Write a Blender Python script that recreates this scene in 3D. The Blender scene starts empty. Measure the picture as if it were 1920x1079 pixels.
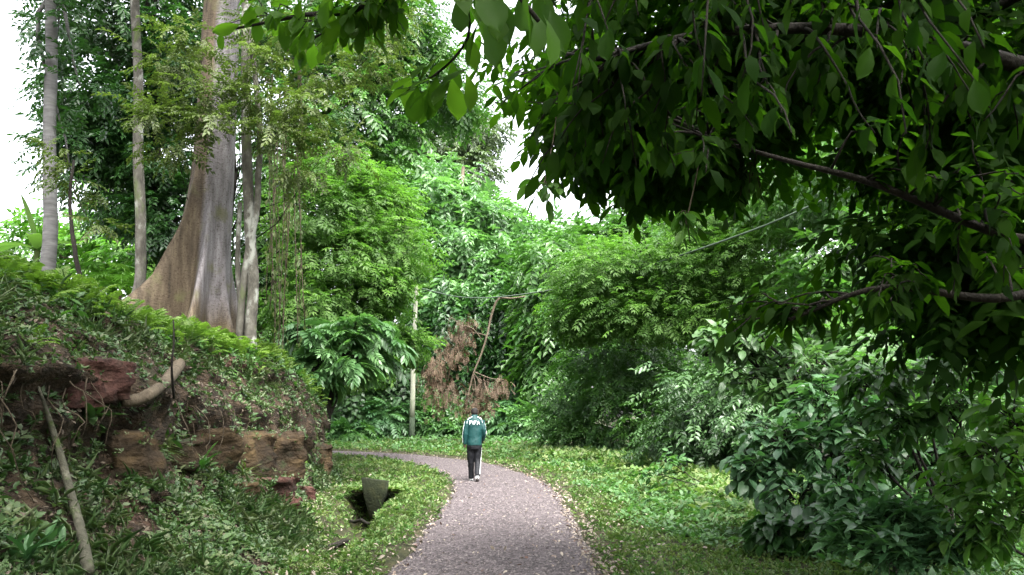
import bpy, math
import numpy as np
from mathutils import Vector, Matrix
from mathutils.bvhtree import BVHTree

# ------------------------------------------------------------------ camera, sky, sun, exposure
sc = bpy.context.scene
C = sc.collection
F_PX, PITCH, CAM_Z = 1500.0, math.radians(9.1), 1.6
cam_d = bpy.data.cameras.new('camera')
cam_d.sensor_width = 36.0
cam_d.lens = F_PX / 1920.0 * 36.0
cam_d.clip_start = 0.05
cam_d.clip_end = 3000
cam = bpy.data.objects.new('camera', cam_d)
cam.location = (0, 0, CAM_Z)
cam.rotation_euler = (math.radians(90) + PITCH, 0, 0)
C.objects.link(cam)
sc.camera = cam

SUN_EL, SUN_AZ = math.radians(58), math.radians(158)      # azimuth measured from +Y towards +X
w = bpy.data.worlds.new('World')
sc.world = w
w.use_nodes = True
nt = w.node_tree
nt.nodes.clear()
sky = nt.nodes.new('ShaderNodeTexSky')
sky.sky_type = 'NISHITA'
sky.sun_disc = False
sky.sun_elevation = SUN_EL
sky.sun_rotation = SUN_AZ
sky.air_density = 1.0
sky.dust_density = 6.0
sky.ozone_density = 1.0
hs = nt.nodes.new('ShaderNodeHueSaturation')
hs.inputs['Saturation'].default_value = 0.22      # cloud cover: nearly white sky
bg = nt.nodes.new('ShaderNodeBackground')
bg.inputs['Strength'].default_value = 0.15
wo = nt.nodes.new('ShaderNodeOutputWorld')
nt.links.new(sky.outputs[0], hs.inputs['Color'])
nt.links.new(hs.outputs[0], bg.inputs['Color'])
nt.links.new(bg.outputs[0], wo.inputs['Surface'])

sun_d = bpy.data.lights.new('sun', 'SUN')
sun_d.energy = 0.9
sun_d.angle = math.radians(32)
sun_d.color = (1.0, 0.965, 0.9)
sun = bpy.data.objects.new('sun', sun_d)
to_sun = Vector((math.sin(SUN_AZ) * math.cos(SUN_EL), math.cos(SUN_AZ) * math.cos(SUN_EL), math.sin(SUN_EL)))
sun.rotation_euler = to_sun.to_track_quat('Z', 'Y').to_euler()
C.objects.link(sun)

sc.view_settings.view_transform = 'Standard'
sc.view_settings.look = 'None'
sc.view_settings.exposure = 2.85
sc.view_settings.gamma = 1.0
sc.view_settings.use_curve_mapping = False
sc.cycles.max_bounces = 6
sc.cycles.diffuse_bounces = 4
sc.cycles.glossy_bounces = 2
sc.cycles.transmission_bounces = 5
sc.cycles.sample_clamp_indirect = 6.0
sc.cycles.use_denoising = True
sc.cycles.caustics_reflective = False
sc.cycles.caustics_refractive = False

# ------------------------------------------------------------------ helpers
rng = np.random.default_rng(7)
CP, SP = math.cos(PITCH), math.sin(PITCH)


def at(px, py, d):
    """world point that lies d metres ahead and shows at (px, py) of the 1920 x 1079 photograph"""
    dx, dy = (px - 960.0) / F_PX, (539.5 - py) / F_PX
    k = d / (CP - dy * SP)
    return np.array((dx * k, d, CAM_Z + (SP + dy * CP) * k))


def to_px(p):
    p = np.atleast_2d(p)
    fwd = p[:, 1] * CP + (p[:, 2] - CAM_Z) * SP
    upc = -p[:, 1] * SP + (p[:, 2] - CAM_Z) * CP
    f = np.where(fwd > 0.05, fwd, 0.05)
    return 960 + F_PX * p[:, 0] / f, 539.5 - F_PX * upc / f, fwd


def _hash(ix, iy, iz):
    h = (ix * 374761393 + iy * 668265263 + iz * 2147483647 * 7) & 0xFFFFFFFF
    h = ((h ^ (h >> 13)) * 1274126177) & 0xFFFFFFFF
    h = h ^ (h >> 16)
    return (h & 0xFFFF) / 65535.0


def vnoise(p):
    p = np.asarray(p, dtype=float)
    i = np.floor(p).astype(np.int64)
    f = p - i
    f = f * f * (3 - 2 * f)
    x, y, z = i[..., 0], i[..., 1], i[..., 2]
    r = 0
    for a in (0, 1):
        for b in (0, 1):
            for c in (0, 1):
                wt = (f[..., 0] if a else 1 - f[..., 0]) * (f[..., 1] if b else 1 - f[..., 1]) * (f[..., 2] if c else 1 - f[..., 2])
                r = r + wt * _hash(x + a, y + b, z + c)
    return r * 2 - 1


def fbm(p, oct=4):
    p = np.asarray(p, dtype=float)
    r, a = 0, 1.0
    for k in range(oct):
        r = r + a * vnoise(p * (2.03 ** k) + 17.3 * k)
        a *= 0.5
    return r / 1.9


def nrm(v):
    v = np.asarray(v, dtype=float)
    return v / np.maximum(np.linalg.norm(v, axis=-1, keepdims=True), 1e-9)


def mesh_np(name, V, F, mat=None, rnd=None, smooth=False):
    """triangles (or quads) from numpy arrays"""
    V = np.ascontiguousarray(V, dtype=np.float32)
    F = np.ascontiguousarray(F, dtype=np.int32)
    me = bpy.data.meshes.new(name)
    n, k = F.shape
    me.vertices.add(len(V))
    me.vertices.foreach_set('co', V.ravel())
    me.loops.add(n * k)
    me.loops.foreach_set('vertex_index', F.ravel())
    me.polygons.add(n)
    me.polygons.foreach_set('loop_start', np.arange(0, n * k, k, dtype=np.int32))
    try:
        me.polygons.foreach_set('loop_total', np.full(n, k, dtype=np.int32))
    except Exception:
        pass
    if smooth:
        me.polygons.foreach_set('use_smooth', np.ones(n, dtype=bool))
    me.update(calc_edges=True)
    if rnd is not None:
        a = me.attributes.new('rnd', 'FLOAT', 'POINT')
        a.data.foreach_set('value', np.ascontiguousarray(rnd, dtype=np.float32))
    if mat:
        me.materials.append(mat)
    return me


def obj(name, me, parent=None, loc=None):
    o = bpy.data.objects.new(name, me)
    C.objects.link(o)
    if parent is not None:
        o.parent = parent
    if loc is not None:
        o.location = loc
    return o


def tag(o, label=None, cat=None, group=None, kind=None):
    if label:
        o['label'] = label
    if cat:
        o['category'] = cat
    if group:
        o['group'] = group
    if kind:
        o['kind'] = kind
    return o


def empty(name, loc, label, cat, group=None):
    o = bpy.data.objects.new(name, None)
    o.location = tuple(float(v) for v in loc)
    o.empty_display_size = 0.2
    C.objects.link(o)
    return tag(o, label, cat, group)


class MB:
    """collects pieces into one mesh, stored relative to an origin"""
    def __init__(self):
        self.V, self.F, self.R, self.n = [], [], [], 0

    def add(self, V, F, r=0.0):
        V = np.asarray(V, dtype=float).reshape(-1, 3)
        F = np.asarray(F, dtype=np.int64)
        if F.shape[1] == 4:
            F = np.concatenate([F[:, [0, 1, 2]], F[:, [0, 2, 3]]])
        self.V.append(V)
        self.F.append(F + self.n)
        self.R.append(np.broadcast_to(np.asarray(r, dtype=float), (len(V),)))
        self.n += len(V)
        return self

    def tube(self, pts, rad, seg=8, r=0.0, cap=True):
        pts = np.asarray(pts, dtype=float)
        m = len(pts)
        rad = np.broadcast_to(np.asarray(rad, dtype=float), (m,))
        t = nrm(np.gradient(pts, axis=0))
        ref = np.array((0.0, 0, 1)) if abs(t[0, 2]) < 0.8 else np.array((1.0, 0, 0))
        a = np.linspace(0, 2 * math.pi, seg, endpoint=False)
        u = nrm(np.cross(t[0], ref))
        rings = []
        for i in range(m):
            u = nrm(u - t[i] * np.dot(u, t[i]))
            v = np.cross(t[i], u)
            rings.append(pts[i] + rad[i] * (np.cos(a)[:, None] * u + np.sin(a)[:, None] * v))
        V = np.concatenate(rings)
        i, j = np.meshgrid(np.arange(m - 1), np.arange(seg), indexing='ij')
        j2 = (j + 1) % seg
        Fq = np.stack([i * seg + j, i * seg + j2, (i + 1) * seg + j2, (i + 1) * seg + j], -1).reshape(-1, 4)
        F = np.concatenate([Fq[:, [0, 1, 2]], Fq[:, [0, 2, 3]]])
        if cap:
            V = np.concatenate([V, pts[:1], pts[-1:]])
            k = np.arange(seg)
            F = np.concatenate([F, np.stack([np.full(seg, m * seg), (k + 1) % seg, k], -1),
                                np.stack([np.full(seg, m * seg + 1), (m - 1) * seg + k, (m - 1) * seg + (k + 1) % seg], -1)])
        return self.add(V, F, r)

    def build(self, name, mat, parent=None, origin=(0, 0, 0), smooth=False):
        V = np.concatenate(self.V) - np.asarray(origin, dtype=float)
        me = mesh_np(name, V, np.concatenate(self.F), mat, np.concatenate(self.R), smooth)
        return obj(name, me, parent)


def curve_pts(p0, p1, n=8, bow=(0, 0, 0), wob=0.0, seed=0):
    t = np.linspace(0, 1, n)[:, None]
    p0, p1 = np.asarray(p0, float), np.asarray(p1, float)
    p = p0 * (1 - t) + p1 * t + np.asarray(bow, float) * (4 * t * (1 - t))
    if wob:
        q = np.concatenate([t * 3 + seed * 7.1, t * 0 + seed, t * 0], 1)
        off = np.stack([vnoise(q), vnoise(q + 31), vnoise(q + 57)], -1)
        p = p + wob * off * (4 * t * (1 - t))
    return p


def spline(pts, n=24):
    """Catmull-Rom through the points"""
    P = np.asarray(pts, float)
    P = np.concatenate([[2 * P[0] - P[1]], P, [2 * P[-1] - P[-2]]])
    out = []
    m = len(P) - 3
    for k in np.linspace(0, m - 1e-6, n):
        i = int(k)
        t = k - i
        a, b, c, d = P[i], P[i + 1], P[i + 2], P[i + 3]
        out.append(0.5 * ((2 * b) + (-a + c) * t + (2 * a - 5 * b + 4 * c - d) * t * t + (-a + 3 * b - 3 * c + d) * t ** 3))
    return np.array(out)


def place(T, F, pos, d, up, s, rnd=None):
    """copies of a template (length along +Y, normal +Z) at many frames, as one vertex and face array"""
    d = nrm(d)
    x = nrm(np.cross(d, up))
    z = np.cross(x, d)
    s = np.asarray(s, float).reshape(-1, 1, 1)
    V = pos[:, None, :] + s * (T[None, :, 0:1] * x[:, None, :] + T[None, :, 1:2] * d[:, None, :] + T[None, :, 2:3] * z[:, None, :])
    N, k = V.shape[:2]
    Fa = (F[None] + (np.arange(N) * k)[:, None, None]).reshape(-1, F.shape[1])
    return V.reshape(-1, 3), Fa, (np.repeat(rnd, k) if rnd is not None else np.zeros(N * k))


# ------------------------------------------------------------------ leaf shapes
def leaf_diamond(w=0.4, fold=0.12, droop=0.12):
    V = np.array([(0, 0, 0), (-w / 2, 0.45, fold), (w / 2, 0.45, fold), (0, 1, -droop)], float)
    return V, np.array([(0, 2, 3), (0, 3, 1)])


def leaf_hex(w=0.42, fold=0.08, droop=0.15):
    V = np.array([(0, 0, 0), (-w * .42, .28, fold), (0, .32, 0.0), (w * .42, .28, fold), (-w * .45, .64, fold - droop * .4), (0, .66, -droop * .4),
                  (w * .45, .64, fold - droop * .4), (0, 1, -droop)], float)
    F = np.array([(0, 2, 1), (0, 3, 2), (1, 2, 5), (1, 5, 4), (2, 3, 6), (2, 6, 5), (4, 5, 7), (5, 6, 7)])
    return V, F


def leaf_four(w=0.42, fold=0.06, droop=0.18):
    V = np.array([(0, 0, 0), (-w * .42, .32, fold * .6), (w * .42, .32, fold), (-w * .44, .66, fold - droop * .4), (w * .44, .66, fold * .5 - droop * .4), (0, 1, -droop)], float)
    return V, np.array([(0, 2, 1), (1, 2, 4), (1, 4, 3), (3, 4, 5)])


def leaf_fine(w=0.4, fold=0.05, droop=0.2, widest=0.58, tip=0.8, n=9, wave=0.015):
    """near leaf with midrib fold, drooping tip and a short stalk"""
    V, F = [], []
    ys = np.linspace(0.0, 1, n)
    for i, y in enumerate(ys):
        a = math.log(0.5) / math.log(widest)
        hw = w / 2 * max(math.sin(math.pi * y ** a), 0.0) ** tip
        if i == 0:
            hw = 0.006
        if i == n - 1:
            hw = 0.004
        z = -droop * y * y + 0.03 * y
        wv = wave * math.sin(y * 17)
        V += [(-hw, y, z + fold * hw / (w / 2) + wv), (-hw * .5, y, z + fold * .35 * hw / (w / 2) - wv * .3), (0, y, z),
              (hw * .5, y, z + fold * .35 * hw / (w / 2) + wv * .3), (hw, y, z + fold * hw / (w / 2) - wv)]
    for i in range(n - 1):
        for j in range(4):
            b = i * 5 + j
            F += [(b, b + 1, b + 6), (b, b + 6, b + 5)]
    V = np.array(V)
    V[:, 1] += 0.07
    st = np.array([(-.008, 0, .01), (.008, 0, .01), (.008, .08, 0), (-.008, .08, 0)])
    F = np.array(F + [(len(V), len(V) + 1, len(V) + 2), (len(V), len(V) + 2, len(V) + 3)])
    return np.concatenate([V, st]), F


def pinnate(n=9, ll=0.3, lw=0.11, droop=0.35, lift=0.25, tmpl=None, ang=62, taper=True, seed=1, terminal=True, rachis=0.006, start=0.12):
    """compound leaf: leaflets in pairs along a bent stalk, length 1"""
    r = np.random.default_rng(seed)
    tm = tmpl or leaf_diamond(lw / ll, 0.05, 0.1)
    V, F, n0 = [], [], 0

    def rp(y):
        return np.array((0, y * (1 - 0.12 * y), lift * y - droop * y * y - 0.1 * droop * y ** 3))
    st = np.linspace(start, 0.97, n)
    for i, y in enumerate(st):
        p = rp(y)
        t = nrm(rp(y + .02) - rp(y - .02))
        k = (0.62 + 0.5 * math.sin(math.pi * min(1, 0.12 + 0.8 * i / n))) if taper else 1
        for sgn in (-1, 1):
            a = math.radians(ang + r.uniform(-8, 8) - 16 * i / n)
            d = np.array((sgn * math.sin(a), math.cos(a) * t[1], math.cos(a) * t[2] - 0.16 + r.uniform(-.1, .08)))
            v, f, _ = place(tm[0], tm[1], p[None], d[None], np.array([[sgn * -.1, 0, 1.0]]), [ll * k * r.uniform(.88, 1.1)])
            V.append(v)
            F.append(f + n0)
            n0 += len(v)
    if terminal:
        p, t = rp(0.97), rp(1.0) - rp(.95)
        v, f, _ = place(tm[0], tm[1], p[None], t[None], np.array([[0, 0.2, 1.0]]), [ll * .9])
        V.append(v)
        F.append(f + n0)
        n0 += len(v)
    if rachis:
        ys = np.linspace(0, .97, 6)
        P = np.array([rp(y) for y in ys])
        q = np.concatenate([P + (-rachis, 0, 0), P + (rachis, 0, 0)])
        f = []
        for i in range(5):
            f += [(i, i + 6, i + 7), (i, i + 7, i + 1)]
        V.append(q)
        F.append(np.array(f) + n0)
    return np.concatenate(V), np.concatenate(F)


def twig(n=8, ll=0.36, lw=0.16, droop=0.3, seed=1, tmpl=None, spread=65):
    """alternate simple leaves round a drooping twig, length about 1"""
    r = np.random.default_rng(seed)
    tm = tmpl or leaf_diamond(lw / ll, 0.09, 0.16)
    V, F, n0 = [], [], 0

    def rp(y):
        return np.array((0.03 * math.sin(7 * y), y * .92, .12 * y - droop * y * y))
    for i in range(n):
        y = 0.12 + 0.88 * i / (n - 1)
        sgn = -1 if i % 2 else 1
        a = math.radians(spread * (1 - .6 * (i / n)) + r.uniform(-15, 15))
        d = np.array((sgn * math.sin(a), math.cos(a), r.uniform(-.55, .1)))
        v, f, _ = place(tm[0], tm[1], rp(y)[None], d[None], np.array([[r.uniform(-.4, .4), r.uniform(-.3, .3), 1.0]]), [ll * r.uniform(.8, 1.15)])
        V.append(v)
        F.append(f + n0)
        n0 += len(v)
    ys = np.linspace(0, 1, 5)
    P = np.array([rp(y) for y in ys])
    q = np.concatenate([P + (-.008, 0, 0), P + (.008, 0, 0)])
    f = []
    for i in range(4):
        f += [(i, i + 5, i + 6), (i, i + 6, i + 1)]
    V.append(q)
    F.append(np.array(f) + n0)
    return np.concatenate(V), np.concatenate(F)


def tuft(n=6, lw=0.42, seed=1, elev=(5, 55), tmpl=None, blade=False):
    """low plant: leaves spreading from one point"""
    r = np.random.default_rng(seed)
    V, F, n0 = [], [], 0
    for i in range(n):
        a = 2 * math.pi * (i + r.uniform(-.3, .3)) / n
        e = math.radians(r.uniform(*elev))
        tm = tmpl or (leaf_diamond(0.055, 0.015, 0.4) if blade else leaf_diamond(lw, .06, .15))
        d = np.array((math.cos(a) * math.cos(e), math.sin(a) * math.cos(e), math.sin(e)))
        off = np.array((r.uniform(-.4, .4), r.uniform(-.4, .4), r.uniform(0.0, .35)))
        v, f, _ = place(tm[0], tm[1], off[None], d[None], np.array([[r.uniform(-.3, .3), r.uniform(-.3, .3), 1.0]]), [r.uniform(.6, 1.1)])
        V.append(v)
        F.append(f + n0)
        n0 += len(v)
    return np.concatenate(V), np.concatenate(F)


# ------------------------------------------------------------------ materials
def new_mat(name):
    m = bpy.data.materials.new(name)
    m.use_nodes = True
    t = m.node_tree
    t.nodes.clear()
    out = t.nodes.new('ShaderNodeOutputMaterial')
    return m, t, out


def N(t, kind, **kw):
    n = t.nodes.new('ShaderNode' + kind)
    for k, v in kw.items():
        if k in n.inputs.keys():
            n.inputs[k].default_value = v
        else:
            setattr(n, k, v)
    return n


def ramp(t, fac, stops):
    r = t.nodes.new('ShaderNodeValToRGB')
    el = r.color_ramp.elements
    while len(el) > 1:
        el.remove(el[-1])
    el[0].position = stops[0][0]
    el[0].color = (*stops[0][1], 1)
    for p, c in stops[1:]:
        e = el.new(p)
        e.color = (*c, 1)
    t.links.new(fac, r.inputs[0])
    return r.outputs[0]


def mixc(t, fac, a, b, mode='MIX'):
    m = t.nodes.new('ShaderNodeMix')
    m.data_type = 'RGBA'
    m.blend_type = mode
    for sock, val in ((m.inputs[0], fac), (m.inputs[6], a), (m.inputs[7], b)):
        if hasattr(val, 'is_linked'):
            t.links.new(val, sock)
        elif isinstance(val, (int, float)):
            sock.default_value = val
        else:
            sock.default_value = (*val, 1)
    return m.outputs[2]


def leaf_mat(name, cols, trans=0.38, rough=0.42, spec=0.45, tcol=None, clump=0.6, clump_scale=0.8, vein=False):
    """leaf: colour differs from leaf to leaf and from clump to clump, light passes through"""
    m, t, out = new_mat(name)
    at_ = N(t, 'Attribute', attribute_name='rnd')
    oi = N(t, 'ObjectInfo')
    ad = N(t, 'Math', operation='ADD')
    t.links.new(at_.outputs['Fac'], ad.inputs[0])
    t.links.new(oi.outputs['Random'], ad.inputs[1])
    pp = N(t, 'Math', operation='PINGPONG')
    pp.inputs[1].default_value = 1.0
    t.links.new(ad.outputs[0], pp.inputs[0])
    k = len(cols)
    c = ramp(t, pp.outputs[0], [(i / max(1, k - 1), col) for i, col in enumerate(cols)])
    geo = N(t, 'NewGeometry')
    nz = N(t, 'TexNoise', Scale=clump_scale, Detail=2.0)
    t.links.new(geo.outputs['Position'], nz.inputs['Vector'])
    lo = tuple(x * (1 - .45 * clump) for x in (1, 1, 1.0))
    cl = ramp(t, nz.outputs['Fac'], [(0.3, lo), (0.7, (1 + .35 * clump, 1 + .25 * clump, 1.0))])
    c2 = mixc(t, 1.0, c, cl, 'MULTIPLY')
    pb = N(t, 'BsdfPrincipled', Roughness=rough)
    pb.inputs['Specular IOR Level'].default_value = spec
    t.links.new(c2, pb.inputs['Base Color'])
    tr = N(t, 'BsdfTranslucent')
    tc = mixc(t, 1.0, c2, tcol or (1.2, 1.55, 0.65), 'MULTIPLY')
    t.links.new(tc, tr.inputs['Color'])
    mx = N(t, 'MixShader')
    mx.inputs[0].default_value = trans
    t.links.new(pb.outputs[0], mx.inputs[1])
    t.links.new(tr.outputs[0], mx.inputs[2])
    t.links.new(mx.outputs[0], out.inputs['Surface'])
    return m


def rough_mat(name, stops, scale=3.0, detail=8.0, rough=0.9, bump=0.5, bump_scale=None, stretch=(1, 1, 1), second=None, obj_coords=False, bdist=0.03):
    """noise-coloured rough surface with fine relief; second = (scale, amount, colour) blotches on top"""
    m, t, out = new_mat(name)
    if obj_coords:
        co = N(t, 'TexCoord').outputs['Object']
    else:
        co = N(t, 'NewGeometry').outputs['Position']
    mp = N(t, 'Mapping')
    mp.inputs['Scale'].default_value = stretch
    t.links.new(co, mp.inputs['Vector'])
    nz = N(t, 'TexNoise', Scale=scale, Detail=detail, Roughness=0.62)
    t.links.new(mp.outputs[0], nz.inputs['Vector'])
    c = ramp(t, nz.outputs['Fac'], stops)
    for (s2, lo, hi, col) in (second or ()):
        n2 = N(t, 'TexNoise', Scale=s2, Detail=6.0, Roughness=0.6)
        t.links.new(mp.outputs[0], n2.inputs['Vector'])
        f = ramp(t, n2.outputs['Fac'], [(lo, (0, 0, 0)), (hi, (1, 1, 1))])
        c = mixc(t, f, c, col)
    pb = N(t, 'BsdfPrincipled', Roughness=rough)
    pb.inputs['Specular IOR Level'].default_value = 0.25
    t.links.new(c, pb.inputs['Base Color'])
    nb = N(t, 'TexNoise', Scale=bump_scale or scale * 4, Detail=6.0)
    t.links.new(mp.outputs[0], nb.inputs['Vector'])
    b = N(t, 'Bump', Strength=bump, Distance=bdist)
    t.links.new(nb.outputs['Fac'], b.inputs['Height'])
    t.links.new(b.outputs[0], pb.inputs['Normal'])
    t.links.new(pb.outputs[0], out.inputs['Surface'])
    return m


def plain(name, col, rough=0.6, spec=0.3):
    m, t, out = new_mat(name)
    nz = N(t, 'TexNoise', Scale=40.0, Detail=4.0)
    c = ramp(t, nz.outputs['Fac'], [(.3, tuple(x * .82 for x in col)), (.7, tuple(min(1, x * 1.12) for x in col))])
    pb = N(t, 'BsdfPrincipled', Roughness=rough)
    pb.inputs['Specular IOR Level'].default_value = spec
    t.links.new(c, pb.inputs['Base Color'])
    t.links.new(pb.outputs[0], out.inputs['Surface'])
    return m


M = {}
M['path'] = rough_mat('path_gravel', [(.34, (.026, .021, .023)), (.45, (.072, .06, .063)), (.57, (.108, .09, .094)), (.68, (.22, .19, .19))], scale=24, detail=10, rough=.95,
                      bump=.9, bump_scale=60, second=[(0.6, .46, .8, (.108, .09, .093)), (1.7, .57, .75, (.07, .058, .061))], bdist=.02)
_t = M['path'].node_tree
_pb = [n for n in _t.nodes if n.type == 'BSDF_PRINCIPLED'][0]
_src = _pb.inputs['Base Color'].links[0].from_socket
_pos = N(_t, 'NewGeometry').outputs['Position']
for _sc, _lo, _hi in ((15.0, .72, 1.25), (34.0, .6, 1.6)):
    _v = N(_t, 'TexVoronoi', Scale=_sc)
    _t.links.new(_pos, _v.inputs['Vector'])
    _sx = N(_t, 'SeparateColor')
    _t.links.new(_v.outputs['Color'], _sx.inputs[0])
    _f = ramp(_t, _sx.outputs[0], [(0, (_lo,) * 3), (.45, (.9,) * 3), (.85, (1.02,) * 3), (1.0, (_hi,) * 3)])
    _src = mixc(_t, 1.0, _src, _f, 'MULTIPLY')
_t.links.new(_src, _pb.inputs['Base Color'])
M['chip'] = leaf_mat('gravel_chip', [(.025, .02, .021), (.06, .05, .052), (.095, .08, .082), (.17, .15, .147)], trans=0.0, rough=.9, spec=.2, clump=.1)
M['ground'] = rough_mat('verge_soil', [(.3, (.014, .014, .006)), (.5, (.026, .028, .010)), (.7, (.05, .044, .02))], scale=4, bump=.6)
M['bank'] = rough_mat('bank_soil', [(.28, (.010, .0075, .005)), (.46, (.025, .0175, .0105)), (.58, (.044, .029, .017)), (.75, (.08, .057, .037))], scale=4.5, detail=12,
                      bump=1.0, bump_scale=22, stretch=(1, 1, 1.6), second=[(0.55, .54, .66, (.06, .022, .016)), (1.1, .56, .7, (.028, .03, .011))], bdist=.06)
M['sandstone'] = rough_mat('sandstone', [(.3, (.010, .007, .004)), (.48, (.028, .018, .009)), (.62, (.052, .034, .015)), (.75, (.085, .057, .023))], scale=2.4, bump=1.0, bump_scale=9, stretch=(1, 1, 1.7),
                           second=[(1.3, .52, .64, (.022, .018, .010)), (2.6, .58, .66, (.02, .027, .009))], bdist=.05)
M['redstone'] = rough_mat('red_clay_stone', [(.3, (.02, .009, .007)), (.5, (.048, .02, .015)), (.7, (.085, .045, .034))], scale=3.5, bump=1.0, bump_scale=10, stretch=(1, 1, 1.6), second=[(2.0, .52, .64, (.025, .016, .011))], bdist=.05)
M['bark'] = rough_mat('bark_brown', [(.3, (.035, .026, .018)), (.55, (.10, .08, .06)), (.75, (.2, .17, .135))], scale=7, bump=.8, stretch=(1, 1, .25))
M['bark_dark'] = rough_mat('bark_dark', [(.3, (.006, .005, .004)), (.6, (.018, .015, .011)), (.8, (.036, .03, .022))], scale=9, bump=.8, stretch=(1, 1, .3))
M['bark_lichen'] = rough_mat('bark_lichen', [(.3, (.028, .026, .021)), (.5, (.066, .062, .05)), (.7, (.13, .125, .108))], scale=6, bump=.6, stretch=(1, 1, .6),
                             second=[(3.0, .55, .63, (.2, .205, .18)), (2.1, .58, .66, (.06, .075, .03))])
M['bark_grey'] = rough_mat('bark_grey', [(.3, (.06, .058, .055)), (.55, (.115, .113, .11)), (.75, (.17, .166, .16))], scale=5, bump=.5, stretch=(.5, .5, 2.5),
                           second=[(2.2, .58, .7, (.09, .095, .08))])
M['vine'] = rough_mat('vine_stem', [(.3, (.028, .022, .014)), (.6, (.065, .05, .033)), (.8, (.11, .09, .06))], scale=10, bump=.5)
M['deadwood'] = rough_mat('dead_wood', [(.3, (.045, .035, .024)), (.55, (.095, .075, .052)), (.75, (.15, .125, .09))], scale=8, bump=.6, stretch=(1, 1, .4))
M['mosswood'] = rough_mat('mossy_wood', [(.3, (.03, .03, .02)), (.55, (.075, .072, .052)), (.75, (.13, .125, .095))], scale=9, bump=.6, second=[(5, .52, .62, (.06, .09, .025))])
M['concrete'] = rough_mat('mossy_concrete', [(.3, (.005, .007, .003)), (.55, (.011, .015, .005)), (.75, (.027, .029, .011))], scale=6, bump=.5)
M['pole'] = rough_mat('pole_concrete', [(.3, (.19, .20, .15)), (.55, (.30, .31, .24)), (.75, (.40, .40, .33))], scale=5, bump=.3, stretch=(1, 1, .3), second=[(1.4, .55, .7, (.15, .19, .09))])
M['polefoot'] = rough_mat('pole_foot_paint', [(.3, (.015, .025, .014)), (.6, (.035, .05, .03)), (.8, (.06, .075, .045))], scale=6, bump=.3)
M['wire'] = plain('wire_sheath', (.07, .10, .07), .7)
M['dead_leaf'] = leaf_mat('dead_leaf', [(.06, .043, .031), (.10, .073, .053), (.15, .112, .083)], trans=.3, rough=.7, spec=.2, tcol=(1.3, 1, .8), clump=.4)
M['litter'] = leaf_mat('litter_leaf', [(.028, .02, .013), (.055, .04, .027), (.09, .07, .05), (.14, .115, .09), (.045, .025, .02)], trans=.1, rough=.75, spec=.25, tcol=(1, 1, 1), clump=.2)
G = leaf_mat
M['feather'] = G('leaf_feathery', [(0.0498, 0.1127, 0.0253), (0.0724, 0.1568, 0.0345), (0.1086, 0.2058, 0.0517)], trans=.5, rough=.5, spec=.3)
M['pale'] = G('leaf_pale', [(0.0504, 0.1250, 0.0450), (0.0826, 0.1800, 0.0700), (0.1285, 0.2500, 0.1100)], trans=.35, rough=.38, spec=.55)
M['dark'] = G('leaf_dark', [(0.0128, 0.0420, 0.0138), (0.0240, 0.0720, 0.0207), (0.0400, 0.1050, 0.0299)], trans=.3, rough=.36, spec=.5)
M['mid'] = G('leaf_mid', [(0.0302, 0.0833, 0.0230), (0.0475, 0.1225, 0.0322), (0.0734, 0.1617, 0.0403)], trans=.38, rough=.38, spec=.5)
M['olive'] = G('leaf_olive', [(.038, .062, .018), (.055, .085, .023), (.08, .11, .033)], trans=.38, rough=.5, spec=.35)
M['grey'] = G('leaf_greyish', [(.06, .095, .05), (.08, .12, .066), (.11, .155, .088)], trans=.3, rough=.5, spec=.4)  # greyed leaf colour stands in for haze over the far tree
M['sheen'] = G('leaf_sheen', [(0.0328, 0.0800, 0.0260), (0.0514, 0.1120, 0.0400), (0.0795, 0.1500, 0.0600)], trans=.35, rough=.42, spec=.4)
M['ivy'] = G('leaf_ivy', [(.018, .05, .016), (.032, .08, .024), (.055, .12, .04)], trans=.25, rough=.36, spec=.5)
M['blue'] = G('leaf_bluish', [(.03, .085, .036), (.05, .13, .052), (.082, .18, .078)], trans=.3, rough=.4, spec=.5)
M['lime'] = G('leaf_lime', [(0.0467, 0.1300, 0.0220), (0.0723, 0.1750, 0.0308), (0.1062, 0.2150, 0.0418)], trans=.45, rough=.45, spec=.35)
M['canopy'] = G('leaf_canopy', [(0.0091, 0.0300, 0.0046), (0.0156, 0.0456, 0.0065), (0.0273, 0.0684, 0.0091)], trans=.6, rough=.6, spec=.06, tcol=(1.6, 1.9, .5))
M['backlit'] = G('leaf_backlit', [(.045, .11, .018), (.062, .145, .023), (.085, .18, .028)], trans=.66, rough=.5, spec=.2, tcol=(1.4, 1.6, .5))
M['fern'] = G('leaf_fern', [(0.0571, 0.1100, 0.0220), (0.0857, 0.1500, 0.0308), (0.1189, 0.1900, 0.0440)], trans=.42, rough=.55, spec=.25)
M['creeper'] = G('leaf_creeper', [(0.0213, 0.0500, 0.0150), (0.0357, 0.0850, 0.0240), (0.0638, 0.1200, 0.0420), (0.0978, 0.1250, 0.0650)], trans=.25, rough=.5, spec=.45, clump=.7)
M['verge'] = G('leaf_verge', [(0.0483, 0.1172, 0.0309), (0.0700, 0.1529, 0.0397), (0.1022, 0.1784, 0.0519), (0.1398, 0.1784, 0.0717)], trans=.35, rough=.5, spec=.35, clump_scale=.6)
M['cover'] = G('leaf_ground_cover', [(0.0340, 0.0970, 0.0331), (0.0581, 0.1455, 0.0463), (0.0969, 0.1940, 0.0717)], trans=.35, rough=.45, spec=.4, clump_scale=.7)
M['banana'] = G('leaf_banana', [(.07, .13, .04), (.09, .16, .05)], trans=.5, rough=.4, spec=.4)

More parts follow.
